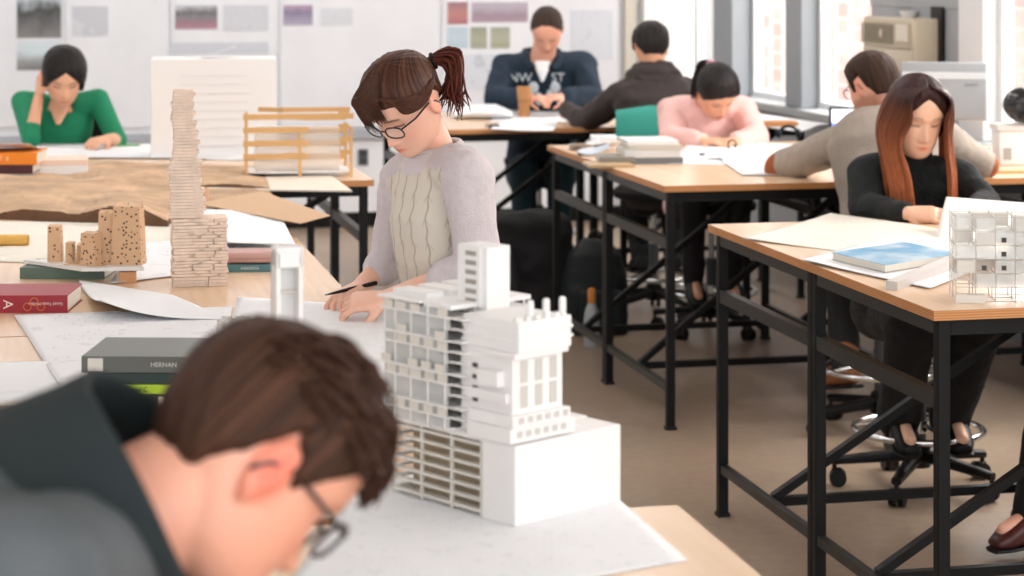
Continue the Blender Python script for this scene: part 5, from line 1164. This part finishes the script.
r = empty('desk_phone', (kx.x+.02, kx.y+.05, .93), -.5, 'dark desk phone and cable below the grey monitor', 'phone'); MB().add([(-.08, -.10, 0), (.08, -.10, 0), (.08, .10, 0), (-.08, .10, 0), (-.08, -.10, .02), (.08, -.10, .02), (.08, .10, .075), (-.08, .10, .075)], [(3, 2, 1, 0), (4, 5, 6, 7), (0, 1, 5, 4), (1, 2, 6, 5), (2, 3, 7, 6), (3, 0, 4, 7)]).build('phone_base', dkgrey, r)
MB().tube([(-.06, -.07, .05), (-.06, -.03, .065), (-.06, .05, .085), (-.06, .08, .08)], [.018, .012, .012, .018], 10).build('handset', greyp, r, smooth=True)
mb = MB(); k_ = mb.box
for i in range(3):
    for j in range(4): mb.box(-.01+.025*i, -.07+.03*j, .026+.0083*j, .008+.025*i, -.052+.03*j, .040+.0083*j)
mb.build('keys', mat('pale_keys', 'c8ccd0', .5), r)
# white canister with a black helmet on top
hx_ = T(1014, 166); r = empty('canister', (hx_.x+.01, hx_.y+.08, .93), 0, 'white lidded box with a grey hatch at the right edge of the window table', 'box'); MB().box(-.07, -.07, 0, .13, .07, .145, bev=.008).build('box', wmod, r, smooth=True); MB().box(-.078, -.078, .145, .138, .078, .170, bev=.004).build('lid', mat('offwhite_lid', 'dcd9d6', .5), r); MB().box(-.052, -.074, .025, -.018, -.069, .075, bev=.002).build('hatch', mat('grey_hatch', 'a6a3a0', .5), r)
r = empty('helmet', (hx_.x+.065, hx_.y+.08, 1.1015), .4, 'glossy black helmet resting on the white lidded box', 'helmet'); mb = MB(); mb.ell((0, 0, .078), (.088, .10, .078), n=28, m=18); mb.ell((-.03, -.06, .05), (.06, .05, .048)); mb.ell((.03, -.02, .11), (.06, .06, .045)); o = mb.blob('shell', mat('gloss_black', '0c0c0e', .18), r, .005, 3); MB().box(-.07, -.108, .035, .05, -.09, .07, bev=.008).build('visor', mat('smoke_visor', '1d2024', .08), r)
r = empty('plywood_board', T(1000, 174), .1, 'orange plywood offcut lying in front of the white lidded box', 'board'); MB().box(-.07, 0, 0, .2, .07, .012, bev=.001).build('board', mat('orange_ply', 'd39a6a', .6), r)
# ---------- stools
def stool(label, x, y, rz, seat_h=.62, ring_z=.2, back=None):
    r = empty('drafting_stool', (x, y, 0), rz, label, 'stool', 'swivel drafting stools on castors')
    hub = MB(); hub.lathe([(.04, .075), (.045, .09), (.04, .15), (.028, .16)], n=18); hub.build('hub', blackp, r, smooth=True)
    for k in range(5):
        a = 2*PI*k/5; c, s = math.cos(a), math.sin(a); M_ = Matrix.Rotation(a, 4, 'Z')
        mb = MB(); mb.loft([((.03, 0, .115), (0, .026, 0), (0, 0, .022)), ((.16, 0, .10), (0, .022, 0), (0, 0, .018)), ((.285, 0, .085), (0, .017, 0), (0, 0, .013))], 12, M_, p=3); ar = mb.build('base_arm', blackp, r, smooth=True)
        cb = MB(); cb.tube([M_ @ V(.28, 0, .085), M_ @ V(.28, 0, .055)], .008, 8); 
        for q in (-.016, .016): cb.tube([M_ @ V(.268, q-.009, .029), M_ @ V(.268, q+.009, .029)], .029, 16)
        cb.box(.255, -.012, .028, .29, .012, .060, M_, bev=.003); cb.build('castor', blackp, ar, smooth=True)
    MB().tube([(0, 0, .14), (0, 0, .36)], .026, 16).build('gas_column', dkgrey, r, smooth=True); MB().tube([(0, 0, .36), (0, 0, seat_h-.03)], .015, 14).build('piston', chrome, r, smooth=True)
    mb = MB(); mb.ring((0, 0, ring_z), .215, .011, 40, 10); mb.build('foot_ring', chrome, r, smooth=True, ang=False)
    mb = MB()
    for k in range(3):
        a = 2*PI*k/3+.4; mb.tube([(.03*math.cos(a), .03*math.sin(a), ring_z+.02), (.12*math.cos(a), .12*math.sin(a), ring_z+.012), (.212*math.cos(a), .212*math.sin(a), ring_z)], .008, 8)
    mb.lathe([(.032, ring_z-.01), (.034, ring_z+.03)], n=16); mb.build('ring_spoke', chrome, r, smooth=True)
    mb = MB(); mb.loft([((0, 0, seat_h-.035), (.17, 0, 0), (0, .17, 0)), ((0, 0, seat_h-.02), (.205, 0, 0), (0, .205, 0)), ((0, 0, seat_h+.01), (.21, 0, 0), (0, .21, 0)), ((0, 0, seat_h+.03), (.18, 0, 0), (0, .18, 0))], 28, p=2.5); mb.build('seat', blackf, r, smooth=True)
    if back:
        mb = MB(); mb.bar((-.17, 0, seat_h-.02), (-.25, 0, seat_h+.08), .04, .012); mb.bar((-.25, 0, seat_h+.08), (-.24, 0, seat_h+.30), .04, .012); mb.build('back_bracket', blackp, r)
        mb = MB(); pts = [(-.245+.05*(1-math.cos(t_)), .20*math.sin(t_)) for t_ in np.linspace(-1.15, 1.15, 12)]
        zc = seat_h+.33; mb.loft([(V(x_, y_, zc), V(.016, 0, 0), V(0, 0, .13*(1-.25*abs(y_)/.2))) for x_, y_ in pts], 14, p=2.8); mb.build('backrest', back, r, smooth=True)
    return r
stool('drafting stool with a chrome foot ring under the long-haired woman', 1.37, 7.08, .5, .62)
stool('drafting stool with brown boots resting on its foot ring', 1.395, 7.93, .9, .62, .24)
stool('drafting stool under the person in pink', .96, 10.12, .3, .62, back=None)
stool('drafting stool with a turquoise back under the man in the brown jacket', .72, 10.66, PI/2-.1, .62, back=mat('turquoise_plastic', '3fb09f', .45))
stool('stool with a curved black back behind the woman in green', -2.13, 10.05, -PI/2+.25, .62, back=blackp)
stool('stool under the man in the navy hoodie, hidden behind the back table', .16, 12.42, -PI/2, .62)
stool('stool under the man in the grey jacket in the foreground', -.72, 1.70, 0, .60)
stool('stool of the person beyond the right edge of the picture', 2.20, 6.35, PI, .62)
# black coat bundled over a low chair, left of the middle table
bp = V(.11, 10.25, 0); r = empty('coat_pile', bp, 0, 'black coat draped over a bag on the floor left of the middle table', 'coat'); mb = MB()
mb.loft([((.01, 0, .0), (.24, 0, 0), (0, .18, 0)), ((0, 0, .15), (.235, 0, 0), (0, .17, 0)), ((-.01, 0, .32), (.21, 0, 0), (0, .15, 0)), ((-.02, 0, .53), (.195, 0, 0), (0, .13, 0)), ((-.03, 0, .57), (.14, 0, 0), (0, .09, 0))], 28, p=3)
mb.cap((.13, -.05, .42), (.2, -.08, .06), .05, .06); mb.v = [tuple(v) for v in mb.v]; mb.blob('coat', blackf, r, .012, 4, .035, .12)
mb = MB(); mb.tube([(-.14, -.12, .40), (-.10, -.19, .22), (-.12, -.2, .05)], [.03, .035, .03], 12); mb.blob('sleeve', mat('black_cloth_b', '131316', .9), r, .01, 3, .01, .06)
# dark bags under the middle table
r = empty('backpack', (.40, 10.12, 0), .2, 'dark teal-black backpack on the floor under the middle table', 'bag'); mb = MB(); mb.loft([((0, 0, 0), (.15, 0, 0), (0, .11, 0)), ((0, 0, .2), (.16, 0, 0), (0, .12, 0)), ((0, .0, .38), (.13, 0, 0), (0, .09, 0)), ((0, 0, .45), (.06, 0, 0), (0, .04, 0))], 26, p=2.8); mb.blob('bag', mat('teal_black_nylon', '10191c', .7), r, .01, 3, .02, .1)
mb = MB(); mb.box(-.10, -.135, .05, .10, -.10, .22, bev=.015); mb.build('pocket', mat('teal_nylon', '17262b', .7), r, smooth=True); MB().ring((0, 0, .46), .03, .006, 16, 8, 'y').build('handle', blackp, r, smooth=True)
r = empty('water_bottle', (.37, 9.75, 0), 0, 'orange-topped clear bottle standing on the floor under the middle table', 'bottle'); MB().lathe([(.035, 0), (.037, .01), (.037, .12), (.03, .17), (.016, .20)], n=20).build('bottle', mat('pale_bottle', 'b9c0c6', .3), r, smooth=True); MB().lathe([(.018, .2), (.02, .26), (.012, .27)], n=16).build('cap', mat('orange_cap', 'd98a3c', .5), r, smooth=True)
